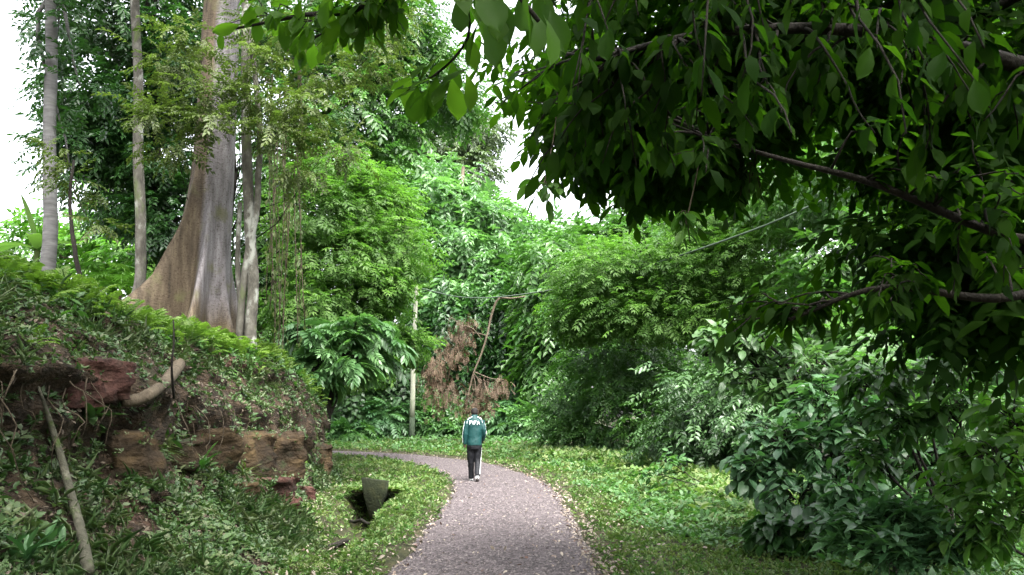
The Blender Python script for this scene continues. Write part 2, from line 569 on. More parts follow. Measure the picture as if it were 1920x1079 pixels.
# ------------------------------------------------------------------ terrain: ground sheet, path, bank
PC = spline([(-.3, -6, 0), (-.25, 0, 0), (-.2, 5, 0), (-.18, 8.5, 0), (-.14, 12, 0), (-.12, 14.7, 0), (-.2, 17.8, 0), (-.45, 20.7, 0), (-.95, 23.2, 0), (-1.95, 26.2, 0),
             (-3.4, 28.9, 0), (-5.3, 31.0, 0), (-8, 33.0, 0), (-12, 35.0, 0), (-20, 38, 0), (-32, 42, 0)], 260)
PT = nrm(np.gradient(PC, axis=0))
PN = np.stack([PT[:, 1], -PT[:, 0], PT[:, 0] * 0], -1)          # to the right of the walking direction
HALF = 1.1


def path_dist(X, Y):
    """signed distance to the path centre line, positive on its right"""
    P = np.stack([np.ravel(X), np.ravel(Y)], -1)
    out = np.empty(len(P))
    for a in range(0, len(P), 20000):
        D = P[a:a + 20000, None, :] - PC[None, :, :2]
        i = np.argmin((D ** 2).sum(-1), 1)
        d = D[np.arange(len(i)), i]
        out[a:a + 20000] = (d * PN[i, :2]).sum(-1)
    return out.reshape(np.shape(X))


def lerp(x, xs, ys):
    return np.interp(x, xs, ys)


TY = [-8, 0, 5, 8.5, 11.4, 14, 17, 20, 22.5, 26]
TOE = lambda Y: lerp(Y, TY, [-2.1, -2.1, -2.15, -2.3, -2.75, -3.65, -4.0, -4.2, -4.7, -6.0])
WID = lambda Y: lerp(Y, TY, [3.0, 3.0, 3.0, 2.9, 2.0, 1.05, .72, .6, .6, .8])
CRH = lambda Y: lerp(Y, [-8, 8, 10, 12, 14, 16, 18, 20, 21.5, 23, 25], [3.1, 3.1, 2.95, 2.72, 2.7, 2.72, 2.45, 1.95, 1.3, .45, -.05])


DRX = lambda Y: lerp(Y, [9, 11.5, 14.5, 17], [-2.1, -2.38, -2.72, -2.84])


def ground_z(X, Y, fine=True):
    X, Y = np.asarray(X, float), np.asarray(Y, float)
    pd = path_dist(X, Y)
    z = 0.012 * np.clip(Y - 20, 0, 60)
    a = np.abs(pd)
    z = z + np.where(a > HALF, 0.05 * np.clip((a - HALF) / .5, 0, 1), -0.05)
    z = z + np.where(pd > 2.0, 0.035 * np.clip(pd - 2.0, 0, 12), 0)
    # shallow drain between verge and bank, deeper where the concrete block stands
    u = X - TOE(Y)
    m = np.exp(-((u - .35) / .38) ** 2) * np.clip((24 - Y) / 4, 0, 1)
    z = z - 0.16 * m
    z = z - 0.85 * np.exp(-(((X + 2.80) / .46) ** 4 + ((Y - 17.1) / 1.45) ** 6))
    z = z - 0.50 * np.exp(-((X - DRX(Y)) / .40) ** 4) * np.clip((Y - 10.2) / 1.6, 0, 1) * np.clip((17.5 - Y) / .5, 0, 1)
    if fine:
        p = np.stack([X * .9, Y * .9, X * 0], -1)
        z = z + 0.05 * fbm(p, 3) * np.clip((a - HALF) / .6, 0, 1)
    return z


def grid_mesh(xs, ys, zf):
    X, Y = np.meshgrid(xs, ys)
    Z = zf(X, Y)
    V = np.stack([X, Y, Z], -1).reshape(-1, 3)
    nx, ny = len(xs), len(ys)
    i, j = np.meshgrid(np.arange(ny - 1), np.arange(nx - 1), indexing='ij')
    a = i * nx + j
    return V, np.stack([a, a + 1, a + nx + 1, a + nx], -1).reshape(-1, 4)


xs = np.concatenate([[-900, -400, -160, -90, -60, -40, -28, -20, -14, -10], np.arange(-8, 9.01, .1), [10, 12, 14, 18, 25, 40, 60, 90, 160, 400, 900]])
ys = np.concatenate([[-200, -80, -30, -12, -5], np.arange(-2, 46, .14), [48, 50, 54, 60, 70, 90, 130, 220, 500, 1500]])
gV, gF = grid_mesh(xs, ys, ground_z)
ground = obj('ground', mesh_np('ground', gV, gF, M['ground'], smooth=True))
tag(ground, kind='structure')

# path: gravel sheet with a slight camber and ragged edges
lat = np.linspace(-1, 1, 25)
e1 = 1 + .13 * vnoise(np.stack([PC[:, 1] * 1.7, PC[:, 0] * 1.7, PC[:, 0] * 0 + 3], -1)) + .06 * vnoise(np.stack([PC[:, 1] * 6, PC[:, 0] * 6, PC[:, 0] * 0], -1))
PCf = spline(PC[::2], 900)
PTf = nrm(np.gradient(PCf, axis=0))
PNf = np.stack([PTf[:, 1], -PTf[:, 0], PTf[:, 0] * 0], -1)
q = np.stack([PCf[:, 1] * 1.3, PCf[:, 0] * 1.3, PCf[:, 0] * 0], -1)
eL = HALF * (1 + .10 * vnoise(q + 3) + .06 * vnoise(q * 5))
eR = HALF * (1 + .10 * vnoise(q + 43) + .06 * vnoise(q * 5 + 9))
half = np.where(lat[None, :] < 0, eL[:, None], eR[:, None])
pv = PCf[:, None, :] + PNf[:, None, :] * (lat[None, :] * half)[..., None]
pv[..., 2] = 0.012 * np.clip(pv[..., 1] - 20, 0, 60) + .03 * (1 - lat[None, :] ** 2) - .02 * (np.abs(lat[None, :]) > .98) + .012 * fbm(pv * (1.5, 1.5, 0), 3)
nl = len(lat)
i, j = np.meshgrid(np.arange(len(PCf) - 1), np.arange(nl - 1), indexing='ij')
a = i * nl + j
path = obj('path', mesh_np('path', pv.reshape(-1, 3), np.stack([a, a + 1, a + nl + 1, a + nl], -1).reshape(-1, 4), M['path'], smooth=True))
tag(path, kind='structure')

# earth bank: a profile swept along the verge, with scarp, overhang and washed-out hollows
prof = np.array([(-.18, -.10), (0, -.01), (.22, .10), (.42, .22), (.56, .36), (.60, .47), (.58, .58), (.55, .64), (.66, .70), (.80, .82), (.93, .93), (1.08, 1.0), (1.35, 1.04)])
pl = np.concatenate([[0], np.cumsum(np.linalg.norm(np.diff(prof, axis=0), axis=1))])
tt = np.linspace(0, pl[-1], 84)
pu, pz = np.interp(tt, pl, prof[:, 0]), np.interp(tt, pl, prof[:, 1])
by = np.concatenate([np.arange(-8, 5, .25), np.arange(5, 25.6, .075)])
BY, BU = np.meshgrid(by, pu, indexing='ij')
BZf = np.broadcast_to(pz, BU.shape)
k = CRH(BY)
BX = TOE(BY) - BU * WID(BY)
BZ = BZf * k + np.where(BZf < 0, -.15, 0)
P3 = np.stack([BX, BY, BZ], -1)
face = np.clip((BZf - .05) / .12, 0, 1) * np.clip((1.06 - BZf) / .12, 0, 1)
disp = .30 * fbm(P3 * (.8, .8, 1.0), 4) + .13 * vnoise(P3 * (1.1, 1.1, 5.0)) + .10 * fbm(P3 * 4.5, 3) + .07 * fbm(P3 * (9, 9, 7), 2) - .10 * np.clip(vnoise(P3 * (2.6, 2.6, .7) + 50) - .25, 0, 1)
disp = disp * face * np.clip(k / 1.5, .2, 1)
BX = BX + disp
BY2 = BY - .3 * disp
BZ = BZ + .16 * fbm(P3 * 1.3 + 9, 3) * np.clip(BZf / .1, 0, 1) * np.clip(k, 0, 1)
hill_u = np.array([.9, 2, 3.5, 6, 9, 13, 20, 40, 120])
hill_z = np.array([.05, .16, .42, 1.0, 1.55, 2.1, 2.6, 3.2, 3.5])
BXh = BX[:, -1:] - hill_u[None, :]
BYh = np.repeat(BY[:, :1], len(hill_u), 1)
fade = np.clip(k[:, :1] / 2.5, 0, 1)
BZh = BZ[:, -1:] * 1.0 + hill_z[None, :] * fade + .14 * fbm(np.stack([BXh, BYh, BYh * 0], -1) * .8, 3)
bV = np.concatenate([np.stack([BX, BY2, BZ], -1), np.stack([BXh, BYh, BZh], -1)], 1)
nb_ = bV.shape[1]
i, j = np.meshgrid(np.arange(bV.shape[0] - 1), np.arange(nb_ - 1), indexing='ij')
a = i * nb_ + j
bF = np.stack([a, a + nb_, a + nb_ + 1, a + 1], -1).reshape(-1, 4)
bVf = bV.reshape(-1, 3)
bank = obj('bank', mesh_np('bank', bVf, bF, M['bank'], smooth=True))
tag(bank, label='eroded reddish earth bank beside the path', kind='structure')

bvh_bank = BVHTree.FromPolygons(bVf.tolist(), bF.tolist())
bvh_ground = BVHTree.FromPolygons(gV.tolist(), gF.tolist())
ORI = Vector((0, 0, CAM_Z))


def hit(px, py, trees=None):
    d = Vector(at(px, py, 10.0)) - ORI
    d.normalize()
    best = None
    for t in (trees or (bvh_bank, bvh_ground)):
        h = t.ray_cast(ORI, d)
        if h[0] is not None and (best is None or h[3] < best[3]):
            best = h
    return (np.array(best[0]), np.array(best[1])) if best else (None, None)


def top_z(x, y):
    best = -9
    for t in (bvh_bank, bvh_ground):
        h = t.ray_cast(Vector((x, y, 30)), Vector((0, 0, -1)))
        if h[0] is not None:
            best = max(best, h[0][2])
    return best


def sample_surface(V, F, n, weight=None, seed=1):
    r = np.random.default_rng(seed)
    a, b, c, d = (V[F[:, k]] for k in range(4))
    nrmv = np.cross(c - a, d - b)
    ar = np.linalg.norm(nrmv, axis=1) / 2
    nv = nrm(nrmv)
    cen = (a + b + c + d) / 4
    wt = ar if weight is None else ar * weight(cen, nv)
    i = r.choice(len(F), n, p=wt / wt.sum())
    s, t = r.random((2, n, 1))
    p = a[i] * (1 - s) * (1 - t) + b[i] * s * (1 - t) + c[i] * s * t + d[i] * (1 - s) * t
    nn = nv[i]
    nn = np.where(nn[:, 2:3] < -.2, -nn, nn)
    return p, nn


# stones standing out of the bank
STONE_V = []


def stone(px, py, w_, h_, dp, mat, rot=0.0, seed=0, out=.1):
    p, n = hit(px, py)
    r = np.random.default_rng(seed)
    g = 10
    V, F, idx = [], [], {}
    for f in range(6):
        ax, s = f // 2, (1 if f % 2 else -1)
        for ia in range(g):
            for ib in range(g):
                c = [0, 0, 0]
                c[ax] = s
                c[(ax + 1) % 3] = -1 + 2 * ia / (g - 1)
                c[(ax + 2) % 3] = -1 + 2 * ib / (g - 1)
                key = tuple(round(v, 4) for v in c)
                if key not in idx:
                    idx[key] = len(V)
                    V.append(key)
        for ia in range(g - 1):
            for ib in range(g - 1):
                kk = []
                for (da, db) in ((0, 0), (1, 0), (1, 1), (0, 1)):
                    c = [0, 0, 0]
                    c[ax] = s
                    c[(ax + 1) % 3] = -1 + 2 * (ia + da) / (g - 1)
                    c[(ax + 2) % 3] = -1 + 2 * (ib + db) / (g - 1)
                    kk.append(idx[tuple(round(v, 4) for v in c)])
                F.append(kk if s > 0 else kk[::-1])
    V = np.array(V, float)
    V = V * (1 - .07 * (np.abs(V).sum(1, keepdims=True) > 2.3))
    dsp = np.stack([vnoise(V * 1.3 + seed), vnoise(V * 1.3 + seed + 20), vnoise(V * (.8, .8, 3) + seed + 40)], -1)
    V = V + .22 * dsp
    fr_ = np.stack([vnoise(V * (3.1, 3.1, 5) + seed), vnoise(V * (3.1, 3.1, 5) + seed + 9), vnoise(V * 4 + seed + 3)], -1)
    V = V + .11 * fr_ + .10 * np.sign(vnoise(V * (2.2, 2.2, .6) + seed + 77))[:, None] * (0, 1, 0)
    V = V * (w_ / 2, dp / 2, h_ / 2)
    ang = math.atan2(-n[0], n[1]) if abs(n[0]) + abs(n[1]) > .1 else 0
    ca, sa = math.cos(rot), math.sin(rot)
    V = np.stack([V[:, 0] * ca - V[:, 1] * sa, V[:, 0] * sa + V[:, 1] * ca, V[:, 2]], -1)
    cen = p + np.array((n[0], n[1], 0)) * (out - dp * .5 * .6)
    o = obj('stone', mesh_np('stone', V, np.array(F), mat), bank, cen)
    STONE_V.append((V + cen, V[:, 2] / h_))
    return o


for a in [(462, 862, .85, .85, .8, 'sandstone', .9, 1, .16), (530, 858, .7, .95, .8, 'sandstone', .7, 2, .14), (512, 925, .7, .5, .7, 'redstone', .8, 3, .08),
          (535, 955, .5, .34, .5, 'redstone', .5, 4, .06), (385, 842, .95, .5, .7, 'sandstone', .9, 5, .10), (238, 872, .55, .6, .6, 'sandstone', 1.1, 6, .10),
          (185, 715, .62, .42, .5, 'redstone', 1.1, 7, .04), (598, 870, .7, 1.0, .7, 'sandstone', .5, 9, .06), (325, 855, .5, .35, .4, 'sandstone', .8, 10, .04),
          (575, 930, .4, .4, .35, 'redstone', .6, 11, .02), (140, 735, .5, .35, .4, 'redstone', 1.0, 12, .0), (450, 925, .4, .3, .35, 'sandstone', .8, 13, .02)]:
    stone(a[0], a[1], a[2], a[3], a[4], M[a[5]], a[6], a[7], a[8])

# ------------------------------------------------------------------ plant builders
def kinds(fn, count, **kw):
    return [fn(seed=s + 1, **kw) for s in range(count)]


SPRAY = {
    'fine': kinds(pinnate, 4, n=11, ll=.24, lw=.075, droop=.35),
    'fine_lo': kinds(pinnate, 5, n=4, ll=.40, lw=.15, droop=.25, rachis=0, lift=.12),
    'fine_dense': kinds(pinnate, 3, n=14, ll=.30, lw=.06, droop=.4),
    'pinn': kinds(pinnate, 4, n=7, ll=.36, lw=.13, droop=.45),
    'twig': kinds(twig, 5, n=9, ll=.36, lw=.17),
    'twig_hang': kinds(twig, 5, n=9, ll=.42, lw=.17, droop=.75, spread=55),
    'twig_small': kinds(twig, 5, n=13, ll=.22, lw=.11, spread=75),
    'ivy': kinds(twig, 4, n=7, ll=.34, lw=.3, droop=.9),
}


def scatter(mb, key, pos, d, up, size, seed=0, tpl=None):
    r = np.random.default_rng(seed)
    lib = tpl or SPRAY[key]
    pick = r.integers(0, len(lib), len(pos))
    rn = r.random(len(pos))
    for k_, (T, F) in enumerate(lib):
        i = np.nonzero(pick == k_)[0]
        if len(i):
            V, Fa, R = place(T, F, pos[i], d[i], up[i], np.asarray(size)[i], rn[i])
            mb.add(V, Fa, R)


def clumps(ells, n_sub, per, seed, flat=.5, spread=.30, droop=.3, gap=-.9, shell=.45):
    """positions and frames of leaf sprays for crown lobes (centre, radii): tufts near each lobe's outside, gaps between"""
    r = np.random.default_rng(seed)
    P, D, U, subs = [], [], [], []
    for e in ells:
        c, rad = np.asarray(e[0], float), np.asarray(e[1], float)
        dens = e[2] if len(e) > 2 else 1.0
        ns = max(3, int(n_sub * dens))
        v = nrm(r.normal(size=(ns, 3)))
        rr = (shell + (1 - shell) * r.random((ns, 1)) ** .6)
        sc_ = c + v * rad * rr
        subs.append(sc_)
        g = r.normal(size=(ns, per, 3)) * (rad * spread) * (1, 1, flat)
        p = (sc_[:, None, :] + g).reshape(-1, 3)
        outv = nrm((p - c) / rad)
        loc = nrm(g.reshape(-1, 3) + 1e-6)
        d = nrm(outv * .7 + loc * .6 + r.normal(size=p.shape) * .35 + (0, 0, -droop))
        up = nrm(np.array((0, 0, 1.0)) + outv * .35 + r.normal(size=p.shape) * .22)
        P.append(p)
        D.append(d)
        U.append(up)
    P, D, U = np.concatenate(P), np.concatenate(D), np.concatenate(U)
    keep = vnoise(P / (np.mean([np.mean(e[1]) for e in ells]) * .35) + seed) > gap
    return P[keep], D[keep], U[keep], subs


def px_ell(px, py, d, rx, ry, rd=None, dens=1.0):
    c = at(px, py, d)
    s = d / F_PX
    return (c, np.array((rx * s, (rd if rd is not None else (rx + ry) * .5 * s), ry * s)), dens)


def limb_pts(base, c, seed, n=9):
    base, c = np.asarray(base, float), np.asarray(c, float)
    L = np.linalg.norm(c - base)
    return curve_pts(base, c, n, (0, 0, .08 * L), .10 * L, seed)


def tree(name, label, cat, base, ells, spray, mat, n_sub, per, size, bark='bark', tr=.16, top=None, lean=None, seed=1, flat=.5, spread=.30, droop=.3, gap=-.9, group=None, shell=.45,
         limbs=True, sizevar=.3, limb_r=.4):
    """tree > trunk (with limbs), crown"""
    base = np.asarray(base, float)
    root = empty(name, base, label, cat, group)
    r = np.random.default_rng(seed)
    P, D, U, subs = clumps(ells, n_sub, per, seed, flat, spread, droop, gap, shell)
    mb = MB()
    s = size * (1 + sizevar * r.normal(size=len(P))).clip(.5, 1.7)
    scatter(mb, spray, P, D, U, s, seed)
    cen = np.mean([e[0] for e in ells], 0)
    topp = np.asarray(top if top is not None else (base[0] * .5 + cen[0] * .5, base[1] * .5 + cen[1] * .5, max(e[0][2] for e in ells)), float)
    tk = MB()
    tp = curve_pts(base - (0, 0, .3), topp, 14, (0, 0, 0), .05 * np.linalg.norm(topp - base), seed)
    rad = tr * np.linspace(1, .35, 14)
    rad[0] *= 1.5
    rad[1] *= 1.15
    tk.tube(tp, rad, 10)
    if limbs:
        for k_, e in enumerate(ells):
            c = np.asarray(e[0])
            h = np.clip((c[2] - .25 * np.linalg.norm(c[:2] - tp[0][:2]) - base[2]) / max(.1, topp[2] - base[2]), .15, .92)
            st = tp[int(h * 13)]
            L = limb_pts(st, c, seed + k_)
            tk.tube(L, tr * limb_r * np.linspace(1, .3, len(L)), 6)
            for q_ in subs[k_][:6]:
                tk.tube(limb_pts(L[5 + r.integers(0, 3)], q_, seed + k_ + 5, 6), tr * limb_r * np.linspace(.35, .1, 6), 5)
    tk.build('trunk', M[bark], root, base, smooth=True)
    mb.build('crown', M[mat], root, base)
    return root


def leafy(name, label, cat, base, leaf_sets, stems, stem_mat, parts_max=300, group=None, leaf_name='leaf', lo=True):
    """plant with leaves of its own: stems; the largest leaves in view as single parts, the rest as foliage.
    leaf_sets: list of (templates, material, pos, dir, up, size)"""
    base = np.asarray(base, float)
    root = empty(name, base, label, cat, group)
    if stems:
        sm = MB()
        for pts, rad in stems:
            sm.tube(pts, rad, 6)
        sm.build('stem', M[stem_mat], root, base, smooth=True)
    allp = []
    for si, (tpl, mat, pos, d, up, size) in enumerate(leaf_sets):
        mid = pos + nrm(d) * np.asarray(size)[:, None] * .5
        px, py, fw = to_px(mid)
        inside = (px > 0) & (px < 1920) & (py > 0) & (py < 1079) & (fw > .2)
        score = np.where(inside, np.asarray(size) / np.maximum(fw, .3) ** 1.6, -1)
        allp += [(score[i_], si, i_) for i_ in range(len(pos))]
    allp.sort(key=lambda a_: -a_[0])
    chosen = set((a_[1], a_[2]) for a_ in allp[:parts_max] if a_[0] > 0)
    for si, (tpl, mat, pos, d, up, size) in enumerate(leaf_sets):
        r = np.random.default_rng(si + 3)
        mes = [mesh_np(leaf_name, T, F, M[mat], smooth=True) for (T, F) in tpl]
        single = np.array([(si, i_) in chosen for i_ in range(len(pos))], bool)
        dn = nrm(d)
        xx = nrm(np.cross(dn, up))
        zz = np.cross(xx, dn)
        for i_ in np.nonzero(single)[0]:
            o = bpy.data.objects.new(leaf_name, mes[r.integers(0, len(mes))])
            s = float(size[i_])
            mt = Matrix((( xx[i_][0] * s, dn[i_][0] * s, zz[i_][0] * s, pos[i_][0] - base[0]), (xx[i_][1] * s, dn[i_][1] * s, zz[i_][1] * s, pos[i_][1] - base[1]),
                         (xx[i_][2] * s, dn[i_][2] * s, zz[i_][2] * s, pos[i_][2] - base[2]), (0, 0, 0, 1)))
            o.parent = root
            o.matrix_local = mt
            C.objects.link(o)
        rest = np.nonzero(~single)[0]
        if len(rest):
            mb = MB()
            far_tpl = [leaf_four(.46, .06, .15), leaf_four(.42, .08, .3)] if lo and len(tpl[0][1]) < 80 and tpl[0][0][:, 1].max() < 1.2 and tpl is not CAN_TW else tpl
            scatter(mb, None, pos[rest], d[rest], up[rest], np.asarray(size)[rest], si, far_tpl)
            f = mb.build('foliage', M[mat], root, base, smooth=True)
            f['kind'] = 'stuff'
    return root


CAN_TW = [twig(n=9, ll=.36, lw=.16, droop=.4, seed=s, tmpl=leaf_four(.46, .07, .2)) for s in (1, 2, 3, 4)]


def along(curves, n_per, size, seed, droop=.5, out=.8, sizevar=.2, start=.25, jit=.04):
    """leaves set alternately along twigs"""
    r = np.random.default_rng(seed)
    P, D, U, S = [], [], [], []
    for cv in curves:
        cv = np.asarray(cv)
        t = np.gradient(cv, axis=0)
        m = len(cv) - 1
        for k_ in range(n_per):
            f = start + (1 - start) * (k_ + r.random() * .6) / n_per
            x = min(f, .999) * m
            i_ = int(x)
            p = cv[i_] * (1 - (x - i_)) + cv[min(i_ + 1, m)] * (x - i_)
            tv = nrm(t[i_])
            side = nrm(np.cross(tv, (0, 0, 1.0))) * (1 if k_ % 2 else -1)
            d = nrm(side * out * r.uniform(.6, 1.2) + tv * r.uniform(.3, .9) + np.array((0, 0, -droop * r.uniform(.4, 1.5))) + r.normal(size=3) * .15)
            u = nrm(np.array((0, 0, 1.0)) + r.normal(size=3) * .28 + side * .3)
            P.append(p + r.normal(size=3) * jit)
            D.append(d)
            U.append(u)
            S.append(size * (1 + sizevar * r.normal()))
    return np.array(P), np.array(D), np.array(U), np.array(S).clip(size * .45, size * 1.7)

# ------------------------------------------------------------------ the buttressed tree on the bank
def buttress_tree():
    b = np.array((-6.12, 15.6, 0.0))
    b[2] = top_z(b[0], b[1]) + .05
    root = empty('buttress_tree', b, 'huge pale trunk flaring into smooth buttress roots on top of the earth bank', 'tree')
    n, m = 96, 110
    hh = np.concatenate([np.linspace(-1.4, 4.2, 70), np.linspace(4.35, 17, 40)])
    th = np.linspace(0, 2 * math.pi, n, endpoint=False)
    TH, H = np.meshgrid(th, hh)
    R = .43 - .010 * np.clip(H, 0, 20) + .05 * np.exp(-np.clip(H, 0, 9) / 2.5)
    for deg, A, wd, top in ((182, 1.7, .10, 4.2), (231, 1.9, .11, 4.5), (283, 1.6, .11, 4.2), (330, .7, .12, 3.0), (40, .8, .24, 3.2), (110, .9, .25, 3.4), (212, .30, .18, 5.0)):
        a = math.radians(deg) + .05 * H
        dl = (TH - a + math.pi) % (2 * math.pi) - math.pi
        g = np.clip(1 - np.clip(H, -.6, 9) / top, 0, 2) ** 2.9
        R = R + A * g * np.exp(-np.abs(dl / (wd + .10 * np.clip(H / top, 0, 1))) ** 1.3)
    R = R + .012 * fbm(np.stack([np.cos(TH) * 3, np.sin(TH) * 3, H * .7], -1), 3) + .02 * fbm(np.stack([np.cos(TH) * 1.2, np.sin(TH) * 1.2, H * 1.1], -1) + 5, 2)
    cx = .05 * np.sin(H * .5) + .012 * np.clip(H - 1, 0, 20)
    V = np.stack([R * np.cos(TH) + cx, R * np.sin(TH), H], -1).reshape(-1, 3)
    i, j = np.meshgrid(np.arange(m - 1), np.arange(n), indexing='ij')
    j2 = (j + 1) % n
    F = np.stack([i * n + j, i * n + j2, (i + 1) * n + j2, (i + 1) * n + j], -1).reshape(-1, 4)
    mt, t, out = new_mat('buttress_bark')
    tc = N(t, 'TexCoord')
    mp = N(t, 'Mapping')
    mp.inputs['Scale'].default_value = (1, 1, .16)
    t.links.new(tc.outputs['Object'], mp.inputs['Vector'])
    nz = N(t, 'TexNoise', Scale=9.0, Detail=8.0, Roughness=.65)
    t.links.new(mp.outputs[0], nz.inputs['Vector'])
    tan = ramp(t, nz.outputs['Fac'], [(.3, (.025, .019, .012)), (.5, (.058, .043, .027)), (.72, (.105, .082, .053))])
    gry = ramp(t, nz.outputs['Fac'], [(.3, (.05, .045, .044)), (.5, (.105, .097, .099)), (.7, (.165, .155, .16))])
    # pale lichen film on the eastern, upper flank of the bark
    sx = N(t, 'SeparateXYZ')
    t.links.new(tc.outputs['Object'], sx.inputs[0])
    n2 = N(t, 'TexNoise', Scale=1.6, Detail=5.0)
    t.links.new(mp.outputs[0], n2.inputs['Vector'])
    ma = N(t, 'MapRange')
    ma.inputs[1].default_value, ma.inputs[2].default_value = .02, .30
    t.links.new(sx.outputs[0], ma.inputs[0])
    mb_ = N(t, 'MapRange')
    mb_.inputs[1].default_value, mb_.inputs[2].default_value = .3, 2.2
    t.links.new(sx.outputs[2], mb_.inputs[0])
    ml = N(t, 'Math', operation='MULTIPLY')
    t.links.new(ma.outputs[0], ml.inputs[0])
    t.links.new(mb_.outputs[0], ml.inputs[1])
    ad = N(t, 'Math', operation='ADD')
    t.links.new(ml.outputs[0], ad.inputs[0])
    t.links.new(n2.outputs['Fac'], ad.inputs[1])
    fac = ramp(t, ad.outputs[0], [(.62, (0, 0, 0)), (.95, (1, 1, 1))])
    c = mixc(t, fac, tan, gry)
    n3 = N(t, 'TexNoise', Scale=30.0, Detail=3.0)
    t.links.new(tc.outputs['Object'], n3.inputs['Vector'])
    sp = ramp(t, n3.outputs['Fac'], [(.33, (.55, .5, .45)), (.45, (1, 1, 1))])
    c = mixc(t, 1.0, c, sp, 'MULTIPLY')
    n4 = N(t, 'TexNoise', Scale=2.2, Detail=6.0)
    t.links.new(tc.outputs['Object'], n4.inputs['Vector'])
    mo = ramp(t, n4.outputs['Fac'], [(.56, (0, 0, 0)), (.7, (.7, .7, .7))])
    c = mixc(t, mo, c, (.075, .075, .03))
    pb = N(t, 'BsdfPrincipled', Roughness=.8)
    pb.inputs['Specular IOR Level'].default_value = .25
    t.links.new(c, pb.inputs['Base Color'])
    wv = N(t, 'TexNoise', Scale=16.0, Detail=6.0)
    mp2 = N(t, 'Mapping')
    mp2.inputs['Scale'].default_value = (1, 1, 2.2)
    t.links.new(tc.outputs['Object'], mp2.inputs['Vector'])
    t.links.new(mp2.outputs[0], wv.inputs['Vector'])
    b2 = N(t, 'Bump', Strength=.6, Distance=.03)
    t.links.new(wv.outputs['Fac'], b2.inputs['Height'])
    t.links.new(b2.outputs[0], pb.inputs['Normal'])
    t.links.new(pb.outputs[0], out.inputs['Surface'])
    obj('trunk', mesh_np('trunk', V, F, mt, smooth=True), root)
    # high crown above the picture
    ells = [((b[0] + x, b[1] + y, z), (2.0, 2.0, 1.2)) for x, y, z in ((-3, 0, 16.5), (1.5, -1.0, 17), (-1, -2.5, 17), (-3.5, 3, 17), (0, 0, 18.5))]
    P, D, U, subs = clumps(ells, 16, 14, 5, spread=.35)
    mb = MB()
    scatter(mb, 'twig', P, D, U, np.full(len(P), .9), 5)
    mb.build('crown', M['mid'], root, b)
    lb = MB()
    for k_, e in enumerate(ells):
        L = limb_pts(b + (.4, 0, 12.5), np.array(e[0]), k_)
        lb.tube(L, .16 * np.linspace(1, .3, len(L)), 7)
    lb.build('limb', M['bark_lichen'], root, b, smooth=True)
    return b


BT = buttress_tree()


def stem_tree(name, label, px_pts, d, r0, r1, bark, seed, extra=(), crown=None, cat='tree', mat='dark', spray='twig', n_sub=14, per=10, size=.7, group=None):
    """slender tree whose stem follows measured points at distance d"""
    pts = spline([at(x, y, d) for x, y in px_pts], 26)
    zb = top_z(pts[0][0], pts[0][1])
    q_ = np.stack([np.linspace(0, 6, 26), np.full(26, seed * 3.7), np.zeros(26)], -1)
    pts = pts + .07 * np.stack([vnoise(q_), vnoise(q_ + 40), np.zeros(26)], -1)
    pts[0][2] = min(pts[0][2], zb - .1)
    base = np.array((pts[0][0], pts[0][1], zb))
    root = empty(name, base, label, cat, group)
    mb = MB()
    rr = np.linspace(r0, r1, 26) * (1 + .06 * vnoise(np.stack([np.arange(26) * .8, np.zeros(26) + seed, np.zeros(26)], -1)))
    rr[0] *= 1.25
    mb.tube(pts, rr, 12)
    for ep, er in extra:
        q = spline([at(x, y, d + dd) for x, y, dd in ep], 20)
        mb.tube(q, er * np.linspace(1, .7, 20), 9)
    if crown:
        P, D, U, subs = clumps(crown, n_sub, per, seed)
        for k_, e in enumerate(crown):
            L = limb_pts(pts[-4], np.array(e[0]), seed + k_)
            mb.tube(L, r1 * .6 * np.linspace(1, .25, len(L)), 6)
        cb = MB()
        scatter(cb, spray, P, D, U, np.full(len(P), size), seed)
        cb.build('crown', M[mat], root, base)
    mb.build('trunk', M[bark], root, base, smooth=True)
    return root


stem_tree('slender_tree', 'straight pale lichen-spotted slim trunk standing just behind the buttress roots', [(254, 575), (258, 520), (264, 420), (262, 300), (258, 150), (257, 0), (256, -150)], 17.5, .125, .095,
          'bark_lichen', 3, crown=[(at(250, -260, 17.5), (2.2, 2.2, 1.2)), (at(330, -330, 18.5), (2, 2, 1))])
stem_tree('slender_tree', 'grey ringed slim trunk rising against the bright sky at the far left', [(96, 470), (93, 400), (89, 320), (92, 200), (95, 90), (93, -20), (92, -160)], 19.0, .17, .125,
          'bark_grey', 4, crown=[px_ell(110, 60, 19.5, 45, 70, 1.0, .8), px_ell(150, 160, 19.5, 55, 50, 1.0, .6), px_ell(90, -120, 19.5, 130, 90, 1.5, 1.0), px_ell(130, 310, 20, 50, 60, .8, .4)],
          n_sub=12, per=9, size=.55, mat='dark')
stem_tree('young_tree', 'thin knotty young stem with sparse leaves between the two slim trunks', [(147, 560), (141, 500), (137, 430), (134, 370), (136, 300)], 18.0, .06, .03, 'bark_dark', 5,
          crown=[px_ell(150, 345, 18, 40, 30, .5, .8), px_ell(120, 290, 18, 30, 30, .4, .6), px_ell(170, 420, 18, 40, 30, .5, .5)], n_sub=7, per=5, size=.4, mat='olive', spray='twig')
stem_tree('twisted_tree', 'pair of twisted pale stems growing tight against the buttressed trunk', [(474, 665), (470, 600), (476, 510), (472, 420), (466, 320), (462, 200), (459, 80), (456, -60), (455, -200)], 14.9, .11, .085,
          'bark_lichen', 6, extra=[([(448, 650, 0), (452, 580, 0), (458, 520, -.05), (470, 450, -.1), (482, 390, -.1), (484, 330, -.05), (488, 260, 0), (480, 160, .1), (470, 60, .2)], .075),
                                    ([(460, 640, .1), (448, 540, .1), (446, 470, .1), (450, 380, .1)], .06)],
          crown=[(at(500, -330, 15), (2.2, 2, 1.1))], size=.6, mat='olive')

